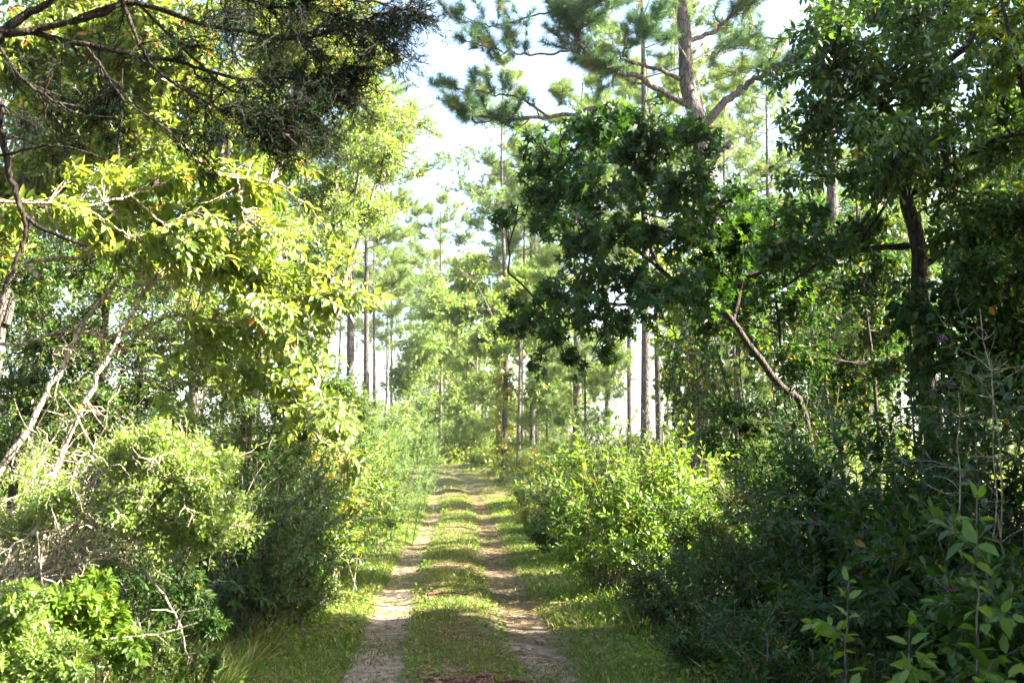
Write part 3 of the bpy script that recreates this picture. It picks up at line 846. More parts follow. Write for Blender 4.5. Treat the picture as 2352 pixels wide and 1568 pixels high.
leafy(at_u(870, 21.5), "low dark bush at the left track edge, in shade",
      [(870, 1180, 40, 35, 22), (900, 1200, 30, 25, 14), (850, 1210, 40, 30, 16), (840, 1140, 40, 40, 16)], 'dark', .055, OVATE, 21.5, 8, bark='grey')

def feathery(base, h, nst, spread, label, group="feathery fennel plants on the left verge"):
    o = thing("dog_fennel", base, label, "plant", group)
    base = np.asarray(base, float); wood = Acc(); leaf = Acc()
    b = base + np.c_[R.normal(size=(nst, 2)) * spread * .5, np.zeros(nst)]
    tip = b + np.c_[R.normal(size=(nst, 2)) * spread * .45 + [.15, 0], h * (.55 + .5 * R.random(nst))]
    st = bend(b, tip, 9, .08, .05)
    tubes(wood, st, np.linspace(.010, .003, 9), 4)
    n = nst * 26; si = np.repeat(np.arange(nst), 26); k = R.integers(2, 9, n)
    b0 = st[si, k]; d = unit(rnd(n) * [1, 1, .5] + [.12, 0, .55])
    ln = .42 * (1.15 - k[:, None] / 9.) * (.6 + .6 * R.random((n, 1))) + .06
    tp = bend(b0, b0 + d * ln, 4, -.10, .05)
    tubes(wood, tp, np.linspace(.003, .0015, 4), 3)
    q = 26; m = n * q; mi = np.repeat(np.arange(n), q); f = R.random((m, 1)) * 2.99
    i0 = f.astype(int)[:, 0]; fr = f - f.astype(int)
    p = tp[mi, i0] * (1 - fr) + tp[mi, i0 + 1] * fr
    dd_ = unit(unit(tp[mi, i0 + 1] - tp[mi, i0]) + rnd(m) * .75)
    strips(leaf, p, p + dd_ * (.06 + .06 * R.random((m, 1))), .007, R.random(m))
    wood.build("stems", M['fennel'], o); leaf.build("foliage", M['fennel'], o)
feathery(at_u(880, 24.5), 2.6, 13, .75, "pale feathery weed stand nearest on the left verge")
feathery(at_u(900, 29), 2.9, 13, .8, "pale feathery weed stand in the middle of the left verge")
feathery(at_u(935, 35), 3.0, 13, .8, "pale feathery weed stand farthest along the left verge, leaning to the track")
feathery(at_u(845, 27), 3.2, 12, .7, "tall feathery weeds behind the others, against the left wood")

# ================================================================== LEFT WOOD
def Pt(*a): return [P(u, v, Y) for u, v, Y in a]
def gpt(u, Y): return at_u(u, Y)
def left_tree(u0, Y, top, label, blobs, mat, size, T=SMALL, bark='grey', r0=.10, lean=(0, 0), name="broadleaf_tree", group="sunlit broadleaf trees left of the track", limb_r=.028, dens=1.5, **kw):
    b = gpt(u0, Y)
    trunk = [b, b + np.array([lean[0] * .3, 0, top * .35]), b + np.array([lean[0] * .7, .1, top * .7]), b + np.array([lean[0], 0, top])]
    limbs = [(trunk, r0, r0 * .05)]
    for a in range(3):
        u, v, ru, rv = blobs[a * max(1, len(blobs) // 3)][:4]
        c = P(u, v, Y)
        s = b + np.array([lean[0] * .4, 0, max(.6, (c[2] - b[2]) * .55)])
        limbs.append(([s, (s + c) / 2 + [0, .1, -.15], c], r0 * .4, r0 * .12))
    bl = []
    for q in blobs:
        u, v, ru, rv, ns = q[:5]
        c, r = PB(u, v, Y + R.normal() * .06 * Y, ru, rv, max(ru, rv) * .9)
        bl.append((c, r, int(ns * dens), 9, 13))
    return tree(name, b, label, "tree", limbs, bl, M[mat], M[bark], group=group, size=size, T=T, limb_r=limb_r, **kw)
left_tree(-60, 13.5, 8.5, "broadleaf tree with yellow-green crown filling the top left corner behind the dark cedar",
          [(60, 130, 130, 90, 18), (220, 80, 140, 90, 20), (380, 60, 130, 90, 18), (100, 280, 140, 90, 20), (260, 230, 140, 90, 20), (420, 200, 120, 90, 18), (150, -20, 160, 80, 16), (350, 330, 120, 80, 16), (40, 420, 110, 80, 14), (200, 370, 110, 70, 14), (-40, 560, 100, 90, 12)], 'bright', .10, OVATE, 'grey', .12, (.8, 0), hi=.03, tl=.5)
left_tree(420, 16, 9.5, "broad sunlit tree with fine bright leaves behind the cedar's bough tips",
          [(560, 60, 130, 100, 20), (680, 150, 120, 90, 18), (520, 220, 130, 90, 18), (640, 300, 120, 90, 18), (480, 340, 120, 80, 16), (750, 60, 110, 90, 16), (820, 180, 90, 80, 14), (600, -40, 150, 80, 14)], 'bright', .075, OVATE, 'grey', .12, (.7, 0), hi=.03, tl=.5)
left_tree(700, 17.5, 7.5, "bright small-leaved tree whose crown bulges toward the sky gap, left of the track",
          [(850, 270, 110, 70, 20), (930, 290, 90, 55, 14), (760, 330, 100, 70, 18), (880, 360, 100, 60, 16), (800, 420, 100, 60, 18), (700, 460, 100, 60, 16), (820, 500, 90, 50, 16), (880, 480, 70, 45, 10), (740, 550, 90, 50, 14), (640, 520, 90, 60, 12), (700, 620, 70, 50, 10)], 'small', .055, SMALL, 'grey', .11, (.5, 0), hi=.03, tl=.42)
left_tree(560, 14.5, 5.5, "leafy understory tree with mixed green leaves behind the pale stems, mid left",
          [(520, 600, 110, 80, 16), (600, 700, 90, 70, 14), (480, 730, 100, 70, 14), (560, 800, 90, 70, 14), (640, 640, 70, 60, 10), (450, 850, 90, 70, 12), (540, 900, 80, 60, 12)], 'oak', .06, OVATE, 'grey', .07, (.3, 0), limb_r=.02, tl=.45)
left_tree(210, 12.5, 5.8, "dense dark green understory tree behind the pale stems, far left",
          [(60, 640, 120, 90, 16), (180, 600, 120, 80, 16), (300, 660, 110, 90, 16), (120, 780, 130, 90, 18), (250, 800, 120, 90, 18), (380, 760, 90, 80, 12), (60, 930, 120, 90, 16), (200, 950, 120, 90, 18), (330, 920, 110, 90, 16), (430, 980, 80, 80, 12)], 'mid', .05, OVATE, 'darkbark', .08, (.2, 0), limb_r=.02, tl=.45)
left_tree(30, 15.5, 5.0, "shaded thicket tree at the far left edge behind the dark green one",
          [(0, 720, 140, 100, 16), (120, 880, 140, 90, 16), (300, 560, 130, 80, 14), (60, 520, 130, 80, 14), (400, 640, 110, 80, 12), (-20, 1000, 120, 100, 14), (260, 1020, 120, 90, 14)], 'dark', .06, OVATE, 'darkbark', .08, (.2, 0), limb_r=.02, tl=.5)
left_tree(640, 20, 6.0, "slim leafy tree wrapped in creeper, left of the first dark pine trunk",
          [(690, 600, 40, 70, 10), (680, 700, 40, 60, 8), (640, 780, 70, 60, 12), (720, 850, 70, 50, 12), (600, 860, 80, 60, 12), (780, 890, 60, 40, 12)], 'mid', .06, OVATE, 'darkbark', .10, (.3, 0), limb_r=.02, tl=.45)

# ================================================================== PINES
NT_NEAR = [needle_tmpl(80, .20, .0058, s, 80) for s in (1, 2, 3)]
NT_MID = [needle_tmpl(34, .22, .010, s, 80) for s in (4, 5, 6)]
NT_FAR = [needle_tmpl(16, .26, .024, s, 85) for s in (7, 8, 9)]

def big_pine():
    Y = 24.0
    b = gpt(1600, Y)
    o = thing("pine_tree", b, "tall near pine with rough trunk and spreading crooked limbs against the sky", "tree", "pine trees")
    pts = [b, P(1600, 900, Y), P(1612, 640, Y), P(1625, 480, Y), P(1608, 310, Y), P(1578, 190, Y), P(1574, 90, Y), P(1562, 0, Y), P(1555, -120, Y), P(1570, -330, Y)]
    tr = Acc(); c, _ = limb_line(pts, .2, .1, 40)
    z = np.linspace(0, 1, len(c)); rad = .245 - .15 * z ** 1.1
    tubes(tr, c, rad, 12); tr.build("trunk", M['pine'], o, smooth=True)
    wood = Acc(); nd = Acc()
    def limb(uvY, r0, r1, nsub, nt=4, start=.35, sub=.9, up=.35, tufts=True):
        w = Acc(); l, rr_ = limb_line(Pt(*uvY), r0, r1, 22, .03); tubes(w, l, rr_, 7); w.build("limb", M['pine'], o, smooth=True)
        if tufts: needle_limb(wood, nd, l, r0 * .7, NT_NEAR, int(nsub * 1.5), sub, nt + 1, 1.15, start, up)
    limb([(1608, 300, Y), (1660, 240, Y), (1700, 205, Y), (1745, 175, Y - .2), (1800, 150, Y - .4), (1870, 110, Y - .6)], .105, .03, 13, start=.55)
    limb([(1600, 250, Y), (1510, 205, Y - .2), (1465, 175, Y - .4), (1420, 165, Y - .5), (1375, 140, Y - .7), (1335, 110, Y - .8), (1310, 60, Y - 1), (1290, 20, Y - 1)], .075, .02, 22, 5, .45)
    limb([(1575, 190, Y), (1510, 155, Y - .3), (1470, 150, Y - .5), (1430, 140, Y - .6), (1400, 155, Y - .8), (1370, 150, Y - .9)], .05, .015, 14, 5, .4, .8)
    limb([(1360, 135, Y - .7), (1330, 90, Y - .9), (1350, 40, Y - 1), (1385, 0, Y - 1.1)], .03, .012, 14, 5, .3)
    limb([(1420, 165, Y - .5), (1430, 120, Y - .7), (1470, 90, Y - .8), (1500, 60, Y - .8)], .028, .012, 14, 5, .3, .8)
    limb([(1610, 330, Y), (1500, 290, Y), (1400, 245, Y - .1), (1330, 262, Y - .3), (1250, 268, Y - .4), (1170, 270, Y - .6), (1090, 265, Y - .8), (1060, 255, Y - 1)], .07, .018, 16, 4, .55, .7)
    limb([(1260, 268, Y - .4), (1210, 235, Y - .5), (1150, 215, Y - .6), (1090, 210, Y - .8), (1040, 200, Y - .8)], .03, .010, 7, 4, .3, .7)
    limb([(1562, 20, Y), (1480, -30, Y - .3), (1380, -60, Y - .7), (1260, -60, Y - 1)], .06, .018, 18, 5, .35)
    limb([(1330, 110, Y - 1), (1240, 125, Y - 1), (1150, 118, Y - 1.2), (1080, 95, Y - 1.3)], .03, .01, 10, 4, .3, .75)
    limb([(1290, 20, Y - 1), (1210, 40, Y - 1.1), (1130, 60, Y - 1.2), (1070, 40, Y - 1.2)], .025, .01, 9, 4, .25, .75)
    limb([(1570, 100, Y), (1640, 70, Y + .3), (1700, 20, Y + .3), (1760, -30, Y + .3)], .06, .025, 12, 4, .4)
    limb([(1560, -20, Y), (1660, -60, Y), (1800, -80, Y - .3), (1900, -60, Y - .6)], .06, .02, 16, 4, .4)
    limb([(1575, 150, Y), (1640, 120, Y + .8), (1720, 110, Y + 1.5)], .03, .01, 8, 4, .4)
    limb([(1625, 385, Y), (1650, 355, Y - .1), (1680, 325, Y - .2)], .085, .07, 0, tufts=False)
    limb([(1625, 470, Y), (1690, 440, Y - .3), (1760, 415, Y - .4)], .03, .012, 0, tufts=False)
    for k in range(10):
        zc = c[-1 - R.integers(0, 9)]; az = R.random() * 6.28; L = 2.4 * (.6 + .5 * R.random())
        l = curve([zc, zc + np.array([math.cos(az), math.sin(az), .15]) * L * .5, zc + np.array([math.cos(az), math.sin(az), .5]) * L], 8)
        tubes(wood, l, np.linspace(.04, .012, len(l)), 5); needle_limb(wood, nd, l, .03, NT_NEAR, 8, .8, 4)
    wood.build("branches", M['pine'], o); nd.build("needles", M['needle'], o)
    # creeper up its trunk
    vine(c[10:38], .24, 46, 10, .075, gpt(1606, Y - .35), "leafy creeper with dead stems climbing the tall near pine's trunk", 'oak', ROUND)

def vine(axis, rad, nst, nleaf, size, base, label, mat, T, spread=.22, bark='twig', tlen=.5, hang=.5):
    o = thing("climbing_vine", base, label, "vine")
    wood = Acc(); leaf = Acc()
    K = len(axis)
    for k in range(4):
        ph = R.random() * 6.28; tw_ = .25 * R.normal()
        an = ph + tw_ * np.arange(K)
        l = axis + np.c_[np.cos(an), np.sin(an), np.zeros(K)] * (rad + .01)
        tubes(wood, l, np.full(K, .012), 5)
    i = R.integers(0, K, nst); an = R.random(nst) * 6.28
    d = np.c_[np.cos(an), np.sin(an), np.zeros(nst)]
    b0 = axis[i] + d * rad
    b1 = b0 + d * spread * (.4 + R.random((nst, 1))) + np.c_[R.normal(size=(nst, 2)) * .05, tlen * (R.random(nst) - hang)]
    tp = bend(b0, b1, 5, .1, .12)
    tubes(wood, tp, np.linspace(.006, .002, 5), 4)
    spray(leaf, tp, nleaf, size, T, .5, 0, .05, .4)
    wood.build("stems", M[bark], o); leaf.build("foliage", M[mat], o)
    return o
big_pine()

# prototypes for the pines further back
def pine_proto(h, r0, crown0, nbr, blen, Ts, tsize, ntuft, nsub, lean, sub, name="pine_tree"):
    tr, wd, nd = pine_parts(h, r0, crown0, nbr, blen, Ts, tsize, ntuft, nsub, lean, sub)
    o = thing(name, (0, 0, 0), "", "tree", "pine trees")
    far = Ts is NT_FAR
    tr.build("trunk", M['pine'], o, smooth=True, base=np.zeros(3)).parent = o
    wd.build("branches", M['pine'], o, base=np.zeros(3))
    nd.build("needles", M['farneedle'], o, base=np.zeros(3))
    return o
PROTO_MID = [pine_proto(17, .17, 8.5, 30, 3.0, NT_MID, 1.25, 6, 11, .01, 1.0), pine_proto(18.5, .16, 9.5, 30, 2.7, NT_MID, 1.25, 6, 11, -.012, 1.0), pine_proto(15.5, .15, 6.5, 30, 2.7, NT_MID, 1.25, 6, 11, .02, .9)]
PROTO_FAR = [pine_proto(18, .15, 9.5, 26, 2.8, NT_FAR, 1.35, 4, 9, .006, 1.1), pine_proto(19.5, .14, 11, 24, 2.6, NT_FAR, 1.35, 4, 9, -.01, 1.1), pine_proto(16.5, .13, 9, 24, 2.6, NT_FAR, 1.35, 4, 9, .012, 1.0), pine_proto(14, .10, 7.5, 22, 2.1, NT_FAR, 1.25, 4, 8, -.006, .9)]
used = set()
def put_pine(protos, k, x, y, sc, label, group="pine trees", wide=1.0):
    p = protos[k % len(protos)]
    loc = foot(x, y); rot = R.random() * 6.28
    if id(p) not in used:
        used.add(id(p)); p.location = loc; p.rotation_euler = (0, 0, rot); p.scale = (sc * wide, sc * wide, sc)
        p["label"] = label; p["group"] = group
        return p
    return copy_tree(p, loc, rot, (sc * wide, sc * wide, sc), label, group)
mid_list = [
    (805, 40, .98, "dark pine trunk standing bold in the bright sky gap, left of the track's bend"),
    (690, 33, .95, "dark pine half hidden by the small-leaved tree, left of the sky gap"),
    (842, 48, 1.0, "pine with pinkish sunlit trunk just right of the bold dark one"),
    (858, 52, .9, "slimmer pine close behind the pinkish-trunked one"),
    (1012, 90, 1.15, "pine rising behind the rounded pale tree at the track's bend"),
    (1158, 56, 1.05, "ivy-wrapped pine standing at the right edge of the track's bend"),
    (1145, 70, 1.12, "pine directly behind the ivy-wrapped one"),
    (1200, 60, 1.1, "pale-trunked pine right of the ivy-wrapped one"),
    (1322, 38, .9, "stout pine with dark creeper-covered foot, centre right"),
    (1447, 58, 1.0, "slim pine left of the pair of grey trunks, right of centre"),
    (1480, 34, .98, "left of the two straight grey pine trunks, right of centre"),
    (1516, 40, 1.0, "right and darker of the two straight grey pine trunks"),
    (1395, 66, 1.0, "thin pine rising behind the pale young pine"),
    (1932, 27, 1.08, "thick pale pine trunk seen through the right-hand leaves"),
    (1868, 55, 1.0, "thin pine just left of the thick pale trunk on the right"),
    (1990, 46, 1.0, "thin pine just right of the thick pale trunk on the right"),
    (2046, 60, 1.0, "narrow pale trunk farther right, behind the dark forked tree"),
    (1770, 50, 1.0, "narrow pine behind the slanting dark trunk"),
]
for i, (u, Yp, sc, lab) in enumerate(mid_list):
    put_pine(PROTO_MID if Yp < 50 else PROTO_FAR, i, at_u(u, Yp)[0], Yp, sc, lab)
far_list = [(735, 92, "thin far pine, first one left in the sky gap"), (775, 98, "thin far pine, second from left in the sky gap"), (887, 90, "left one of the twin thin pines in the sky gap"), (898, 93, "right one of the twin thin pines in the sky gap"),
            (945, 105, "lone hair-thin pine trunk near the right end of the sky gap"), (988, 96, "thin far pine touching the rounded pale tree"), (1230, 85, "thin far pine beyond the bend, right of the pale-trunked one"), (1265, 92, "thin far pine beyond the bend, left of the creeper-footed pine")]
for i, (u, Yp, lab) in enumerate(far_list):
    put_pine(PROTO_FAR, i + 1, at_u(u, Yp)[0], Yp, 1.0 + .08 * R.normal(), lab)
cnt = 0; spots = []
tries = 0
while cnt < 66 and tries < 5000:
    tries += 1
    y = 48 + 95 * R.random() ** 1.1
    u = -250 + 2850 * R.random()
    x = at_u(u, y)[0]
    if abs(x - track_x(y)) < 4.5 or 900 < u < 990: continue
    if 690 < u < 1000 and (y < 95 or R.random() < .6): continue
    if any((x - a) ** 2 + (y - b) ** 2 < 9 for a, b in spots): continue
    spots.append((x, y)); cnt += 1
    if u < 950: lab, gr = "thin pine trunk far back in the left wood, one of many alike", "far pines in the left wood"
    elif u < 1400: lab, gr = "thin pine far behind the track's bend, one of many alike", "far pines behind the bend"
    else: lab, gr = "thin pine trunk far back in the right wood, one of many alike", "far pines in the right wood"
    put_pine(PROTO_FAR, int(R.integers(0, 4)), x, y, .85 + .3 * R.random(), lab, gr)

def bush_proto(h, sp, nst, mat, size):
    o = berry_bush((0, 0, 0), h, sp, nst, "", size=size, shoots=5, nn=11, berries=0, mat=mat, name="understory_bush")
    return o
BP = [bush_proto(3.2, 1.7, 26, 'oak', .22), bush_proto(2.6, 1.9, 26, 'mid', .20), bush_proto(4.2, 1.8, 30, 'oak', .24)]
first = set(); cnt = 0; tries = 0
while cnt < 60 and tries < 4000:
    tries += 1
    yb = 38 + 75 * R.random(); u = -200 + 2750 * R.random(); x = at_u(u, yb)[0]
    if abs(x - track_x(yb)) < 5.0 or 640 < u < 900 and R.random() < .5: continue
    k = int(R.integers(0, 3)); sc = (.55 + .45 * R.random()) * (.8 if u > 1350 else 1.0); cnt += 1
    if u < 950: lab, gr = "leafy bush far back on the floor of the left wood, one of many alike", "far bushes in the left wood"
    elif u < 1350: lab, gr = "leafy bush beyond the track's bend, one of many alike", "far bushes behind the bend"
    else: lab, gr = "leafy bush far back on the floor of the right wood, one of many alike", "far bushes in the right wood"
    loc = foot(x, yb); rot = R.random() * 6.28
    if k not in first:
        first.add(k); p = BP[k]; p.location = loc; p.rotation_euler = (0, 0, rot); p.scale = (sc,) * 3; p["label"] = lab; p["group"] = gr
    else:
        copy_tree(BP[k], loc, rot, (sc,) * 3, lab, gr)

# ivy on the pine at the bend, creeper on the stout one
def straight_axis(u, Yp, z0, z1, n=14):
    b = at_u(u, Yp); return b + np.c_[np.zeros(n), np.zeros(n), np.linspace(z0, z1, n)]
vine(straight_axis(1158, 56, .3, 8.5, 22), .17, 300, 9, .15, at_u(1158, 55.6), "yellow-green ivy sleeve on the pine at the bend", 'yellowing', ROUND, .45, hang=.6)
vine(straight_axis(1322, 38, .2, 5, 18), .19, 90, 9, .08, at_u(1322, 37.6), "yellowish creeper round the foot of the stout centre-right pine", 'oak', ROUND, .30)
vine(straight_axis(690, 33, 2, 11, 18), .18, 110, 9, .08, at_u(690, 32.6), "green creeper on the dark pine left of the sky gap", 'mid', ROUND, .35)

# pale young pine
def young_pine(u, Yp, h, label):
    tr, wd, nd = pine_parts(h, .06, .8, 26, 1.5, NT_MID, 1.05, 4, 7, 0, .55, 2)
    b = at_u(u, Yp)
    o = thing("young_pine", b, label, "tree", "young pines")
    tr.build("trunk", M['pine'], o, smooth=True, base=np.zeros(3)); wd.build("branches", M['pine'], o, base=np.zeros(3)); nd.build("needles", M['farneedle'], o, base=np.zeros(3))
young_pine(1345, 36, 5.6, "pale feathery young pine lit by the sun, right of the ivy-wrapped pine")
young_pine(1255, 44, 5.0, "smaller young pine with drooping boughs left of the pale feathery one")
young_pine(1690, 30, 6.5, "bushy young pine in the right wood beside the tall near pine")
young_pine(1560, 48, 7.0, "young pine in the right wood right of the grey pine pair")
young_pine(1085, 71, 2.4, "knee-high pine seedling at the inside of the bend")

# ================================================================== CENTRE: BROADLEAF TREES ROUND THE BEND
def mid_tree(u0, Y, top, label, blobs, mat, size, T=SMALL, r0=.12, **kw):
    return left_tree(u0, Y, top, label, blobs, mat, size, T, 'grey', r0, (.2, 0), group="broadleaf trees round the bend", limb_r=.03, **kw)
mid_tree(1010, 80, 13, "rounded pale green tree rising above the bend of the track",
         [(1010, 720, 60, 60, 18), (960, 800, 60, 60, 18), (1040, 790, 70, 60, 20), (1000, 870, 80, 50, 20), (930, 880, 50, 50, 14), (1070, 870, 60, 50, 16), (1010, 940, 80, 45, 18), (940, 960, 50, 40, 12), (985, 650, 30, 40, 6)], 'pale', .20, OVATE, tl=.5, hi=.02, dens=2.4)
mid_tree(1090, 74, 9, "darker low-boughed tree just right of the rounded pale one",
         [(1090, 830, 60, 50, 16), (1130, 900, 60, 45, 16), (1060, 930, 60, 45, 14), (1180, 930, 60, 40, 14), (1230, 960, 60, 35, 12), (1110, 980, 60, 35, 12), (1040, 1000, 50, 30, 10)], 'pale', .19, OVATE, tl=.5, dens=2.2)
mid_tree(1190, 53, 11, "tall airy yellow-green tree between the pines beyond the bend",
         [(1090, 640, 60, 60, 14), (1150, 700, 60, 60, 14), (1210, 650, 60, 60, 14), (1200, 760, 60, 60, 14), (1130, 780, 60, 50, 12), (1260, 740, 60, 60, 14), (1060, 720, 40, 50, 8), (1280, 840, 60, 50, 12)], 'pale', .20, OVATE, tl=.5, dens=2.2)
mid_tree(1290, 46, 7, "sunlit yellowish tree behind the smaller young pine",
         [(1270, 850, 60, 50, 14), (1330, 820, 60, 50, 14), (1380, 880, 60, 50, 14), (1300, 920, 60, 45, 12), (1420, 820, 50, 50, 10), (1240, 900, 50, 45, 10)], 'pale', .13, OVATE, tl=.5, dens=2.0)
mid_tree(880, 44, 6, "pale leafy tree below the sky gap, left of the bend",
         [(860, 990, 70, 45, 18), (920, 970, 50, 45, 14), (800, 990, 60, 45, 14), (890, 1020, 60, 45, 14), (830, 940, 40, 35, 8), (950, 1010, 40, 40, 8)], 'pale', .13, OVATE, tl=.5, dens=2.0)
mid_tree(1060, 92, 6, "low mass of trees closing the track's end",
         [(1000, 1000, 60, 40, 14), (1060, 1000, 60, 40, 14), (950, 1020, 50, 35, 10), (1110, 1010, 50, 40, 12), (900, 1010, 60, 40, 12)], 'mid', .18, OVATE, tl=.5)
for (u, Yp, h, sp, mat, lab) in [
    (1240, 47, 2.0, 1.3, 'yellowing', "round yellowish bush right of the ivy-wrapped pine"),
    (1190, 50, 1.2, .9, 'oak', "small pale bush at the foot of the ivy-wrapped pine"),
    (1035, 69, 1.1, 1.0, 'yellowing', "golden weedy bush at the very end of the track"),
    (1100, 62, .9, .9, 'oak', "low green tuft on the inside of the bend"),
    (890, 62, 1.6, 1.3, 'oak', "pale bush left of the track's end"),
    (1215, 36, 1.0, .9, 'mid', "low green bush on the right verge before the ivy-wrapped pine"),
    (1225, 27, .95, .75, 'yellowing', "reddish-tinged low bush on the right verge by the bare earth patch"),
    (1290, 28, 1.6, 1.0, 'mid', "green bush behind the reddish-tinged low one, right verge"),
    (1265, 21, .8, .6, 'dark', "dark low bush at the right track edge in shade")]:
    berry_bush(at_u(u, Yp), h, sp, 22, lab, size=.11, berries=0, group="bushes round the bend", mat=mat, nn=10, hi=.08)

# ================================================================== RIGHT SIDE
def cb(Y, lst, nt=8, nl=9, jy=.05, depth=.8, dens=1.0, rs=1.0):
    out = []
    for q in lst:
        u, v, ru, rv, ns = q[:5]
        c, r = PB(u, v, Y * (1 + jy * R.normal()), ru * rs, rv * rs, max(ru, rv) * depth)
        out.append((c, r, max(2, int(ns * dens)), nt, nl))
    return out
# leaning sweetgum, star leaves
b = gpt(1900, 14.4)
tree("sweetgum_tree", b, "dark star-leaved tree on a slanting trunk leaning out over the bushes right of the track", "tree",
     [([b] + Pt((1850, 960, 14.3), (1795, 890, 14.2), (1720, 790, 14), (1645, 690, 13.9), (1570, 655, 13.8), (1510, 610, 13.7), (1480, 520, 13.6), (1475, 420, 13.6)), .056, .02),
      (Pt((1680, 735, 14), (1700, 640, 13.9), (1690, 560, 13.8), (1640, 450, 13.7), (1600, 380, 13.6)), .05, .02),
      (Pt((1510, 610, 13.7), (1420, 540, 13.5), (1340, 470, 13.4), (1270, 400, 13.3)), .03, .012),
      (Pt((1645, 690, 13.9), (1550, 690, 13.7), (1430, 700, 13.6), (1330, 690, 13.5), (1230, 720, 13.5)), .03, .010),
      (Pt((1700, 640, 13.9), (1800, 610, 13.8), (1890, 590, 13.7)), .03, .012)],
     cb(12.9, [(1260, 370, 70, 60, 13), (1340, 330, 90, 60, 16), (1440, 310, 90, 60, 16), (1530, 330, 90, 60, 16), (1280, 450, 90, 60, 16), (1380, 430, 90, 70, 18), (1490, 420, 90, 70, 18), (1580, 420, 80, 70, 16),
               (1650, 470, 80, 70, 16), (1330, 530, 80, 50, 13), (1440, 540, 90, 60, 16), (1550, 530, 90, 60, 16), (1660, 570, 90, 60, 16), (1720, 520, 60, 60, 9), (1240, 510, 40, 40, 5), (1390, 270, 70, 40, 9), (1490, 265, 60, 30, 7), (1590, 320, 60, 50, 8),
               (1460, 640, 90, 45, 10), (1560, 640, 90, 55, 12), (1370, 640, 70, 40, 8), (1290, 690, 80, 40, 8), (1210, 740, 70, 35, 7), (1360, 730, 70, 40, 8), (1450, 740, 60, 40, 7), (1360, 810, 55, 35, 5), (1270, 780, 50, 35, 4), (1640, 660, 80, 50, 11), (1740, 640, 80, 50, 11), (1820, 600, 70, 50, 9), (1240, 330, 50, 40, 4), (1190, 470, 40, 40, 3), (1330, 270, 40, 30, 3), (1230, 420, 40, 30, 3), (1300, 840, 40, 30, 3), (1190, 700, 40, 30, 3), (1700, 420, 50, 50, 4)], 6, 5, .08, .75, .78, .84),
     M['gum_shade'], M['darkbark'], size=.112, T=STAR, limb_r=.014, tl=.6, hi=0, tint_off=-.03, droop=.6)

# dark tree with forked trunk at right, vine-hung
b = gpt(2150, 12)
tree("vine_hung_tree", b, "dark-trunked tree hung with vines, its broad crown filling the top right corner", "tree",
     [([b] + Pt((2140, 950, 12), (2118, 800, 12), (2110, 650, 12), (2090, 520, 12), (2078, 420, 12), (2095, 250, 12), (2120, 60, 12), (2140, -140, 12), (2150, -300, 12)), .115, .04),
      (Pt((2085, 565, 12), (2020, 570, 11.9), (1950, 578, 11.8), (1880, 605, 11.7), (1800, 660, 11.6)), .04, .012),
      (Pt((2090, 300, 12), (2010, 220, 11.7), (1930, 130, 11.5), (1880, 40, 11.3)), .05, .015),
      (Pt((2100, 200, 12), (2200, 120, 11.8), (2300, 20, 11.6), (2380, -80, 11.4)), .05, .015),
      (Pt((2105, 620, 12), (2200, 560, 11.9), (2300, 520, 11.7), (2420, 460, 11.5)), .04, .012),
      (Pt((2085, 450, 12), (2180, 380, 11.8), (2290, 320, 11.7), (2400, 300, 11.5)), .04, .012)],
     cb(11.6, [(1890, 60, 100, 80, 16), (1990, 40, 110, 80, 18), (2100, 40, 110, 80, 18), (2210, 60, 110, 80, 18), (2310, 90, 90, 80, 15), (1860, 180, 90, 70, 15), (1960, 160, 110, 80, 18), (2080, 170, 110, 80, 18), (2200, 180, 110, 80, 18), (2310, 220, 90, 80, 16),
               (1860, 290, 80, 60, 13), (1960, 300, 100, 70, 16), (2070, 300, 110, 70, 16), (2190, 310, 110, 80, 16), (2300, 350, 90, 80, 15), (1840, 390, 60, 50, 7), (1950, 410, 90, 55, 10), (2030, 400, 80, 50, 10), (2190, 430, 100, 70, 13), (2300, 470, 90, 70, 13), (2390, 300, 80, 120, 12),
               (1960, -60, 140, 80, 14), (2160, -60, 140, 80, 14), (2320, -40, 120, 80, 12), (2210, 560, 100, 70, 11), (2310, 590, 90, 70, 12), (1900, 560, 70, 50, 10), (1990, 530, 70, 50, 9), (1790, 560, 60, 50, 9), (1830, 480, 60, 50, 8)], 7, 8, dens=.95, depth=1.15),
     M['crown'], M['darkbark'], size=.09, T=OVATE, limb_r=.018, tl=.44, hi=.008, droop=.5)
# slim tree on the far right: sunlit yellow-green put into its leaf colour, few truly yellow
b = gpt(2420, 10.8)
tree("sunlit_yellow_maple", b, "yellowing lobed leaves of a slim tree at the top right corner", "tree",
     [([b] + Pt((2420, 800, 10.8), (2400, 400, 10.7), (2350, 200, 10.6), (2300, 0, 10.5)), .06, .015)],
     cb(10.6, [(2290, 110, 50, 50, 5), (2330, 190, 50, 40, 5), (2230, 30, 60, 40, 5), (2340, 40, 50, 50, 5)], 6, 6), M['yellowing'], M['darkbark'], size=.09, T=STAR, limb_r=.012, tl=.4, hi=.03, tint_off=-.25)

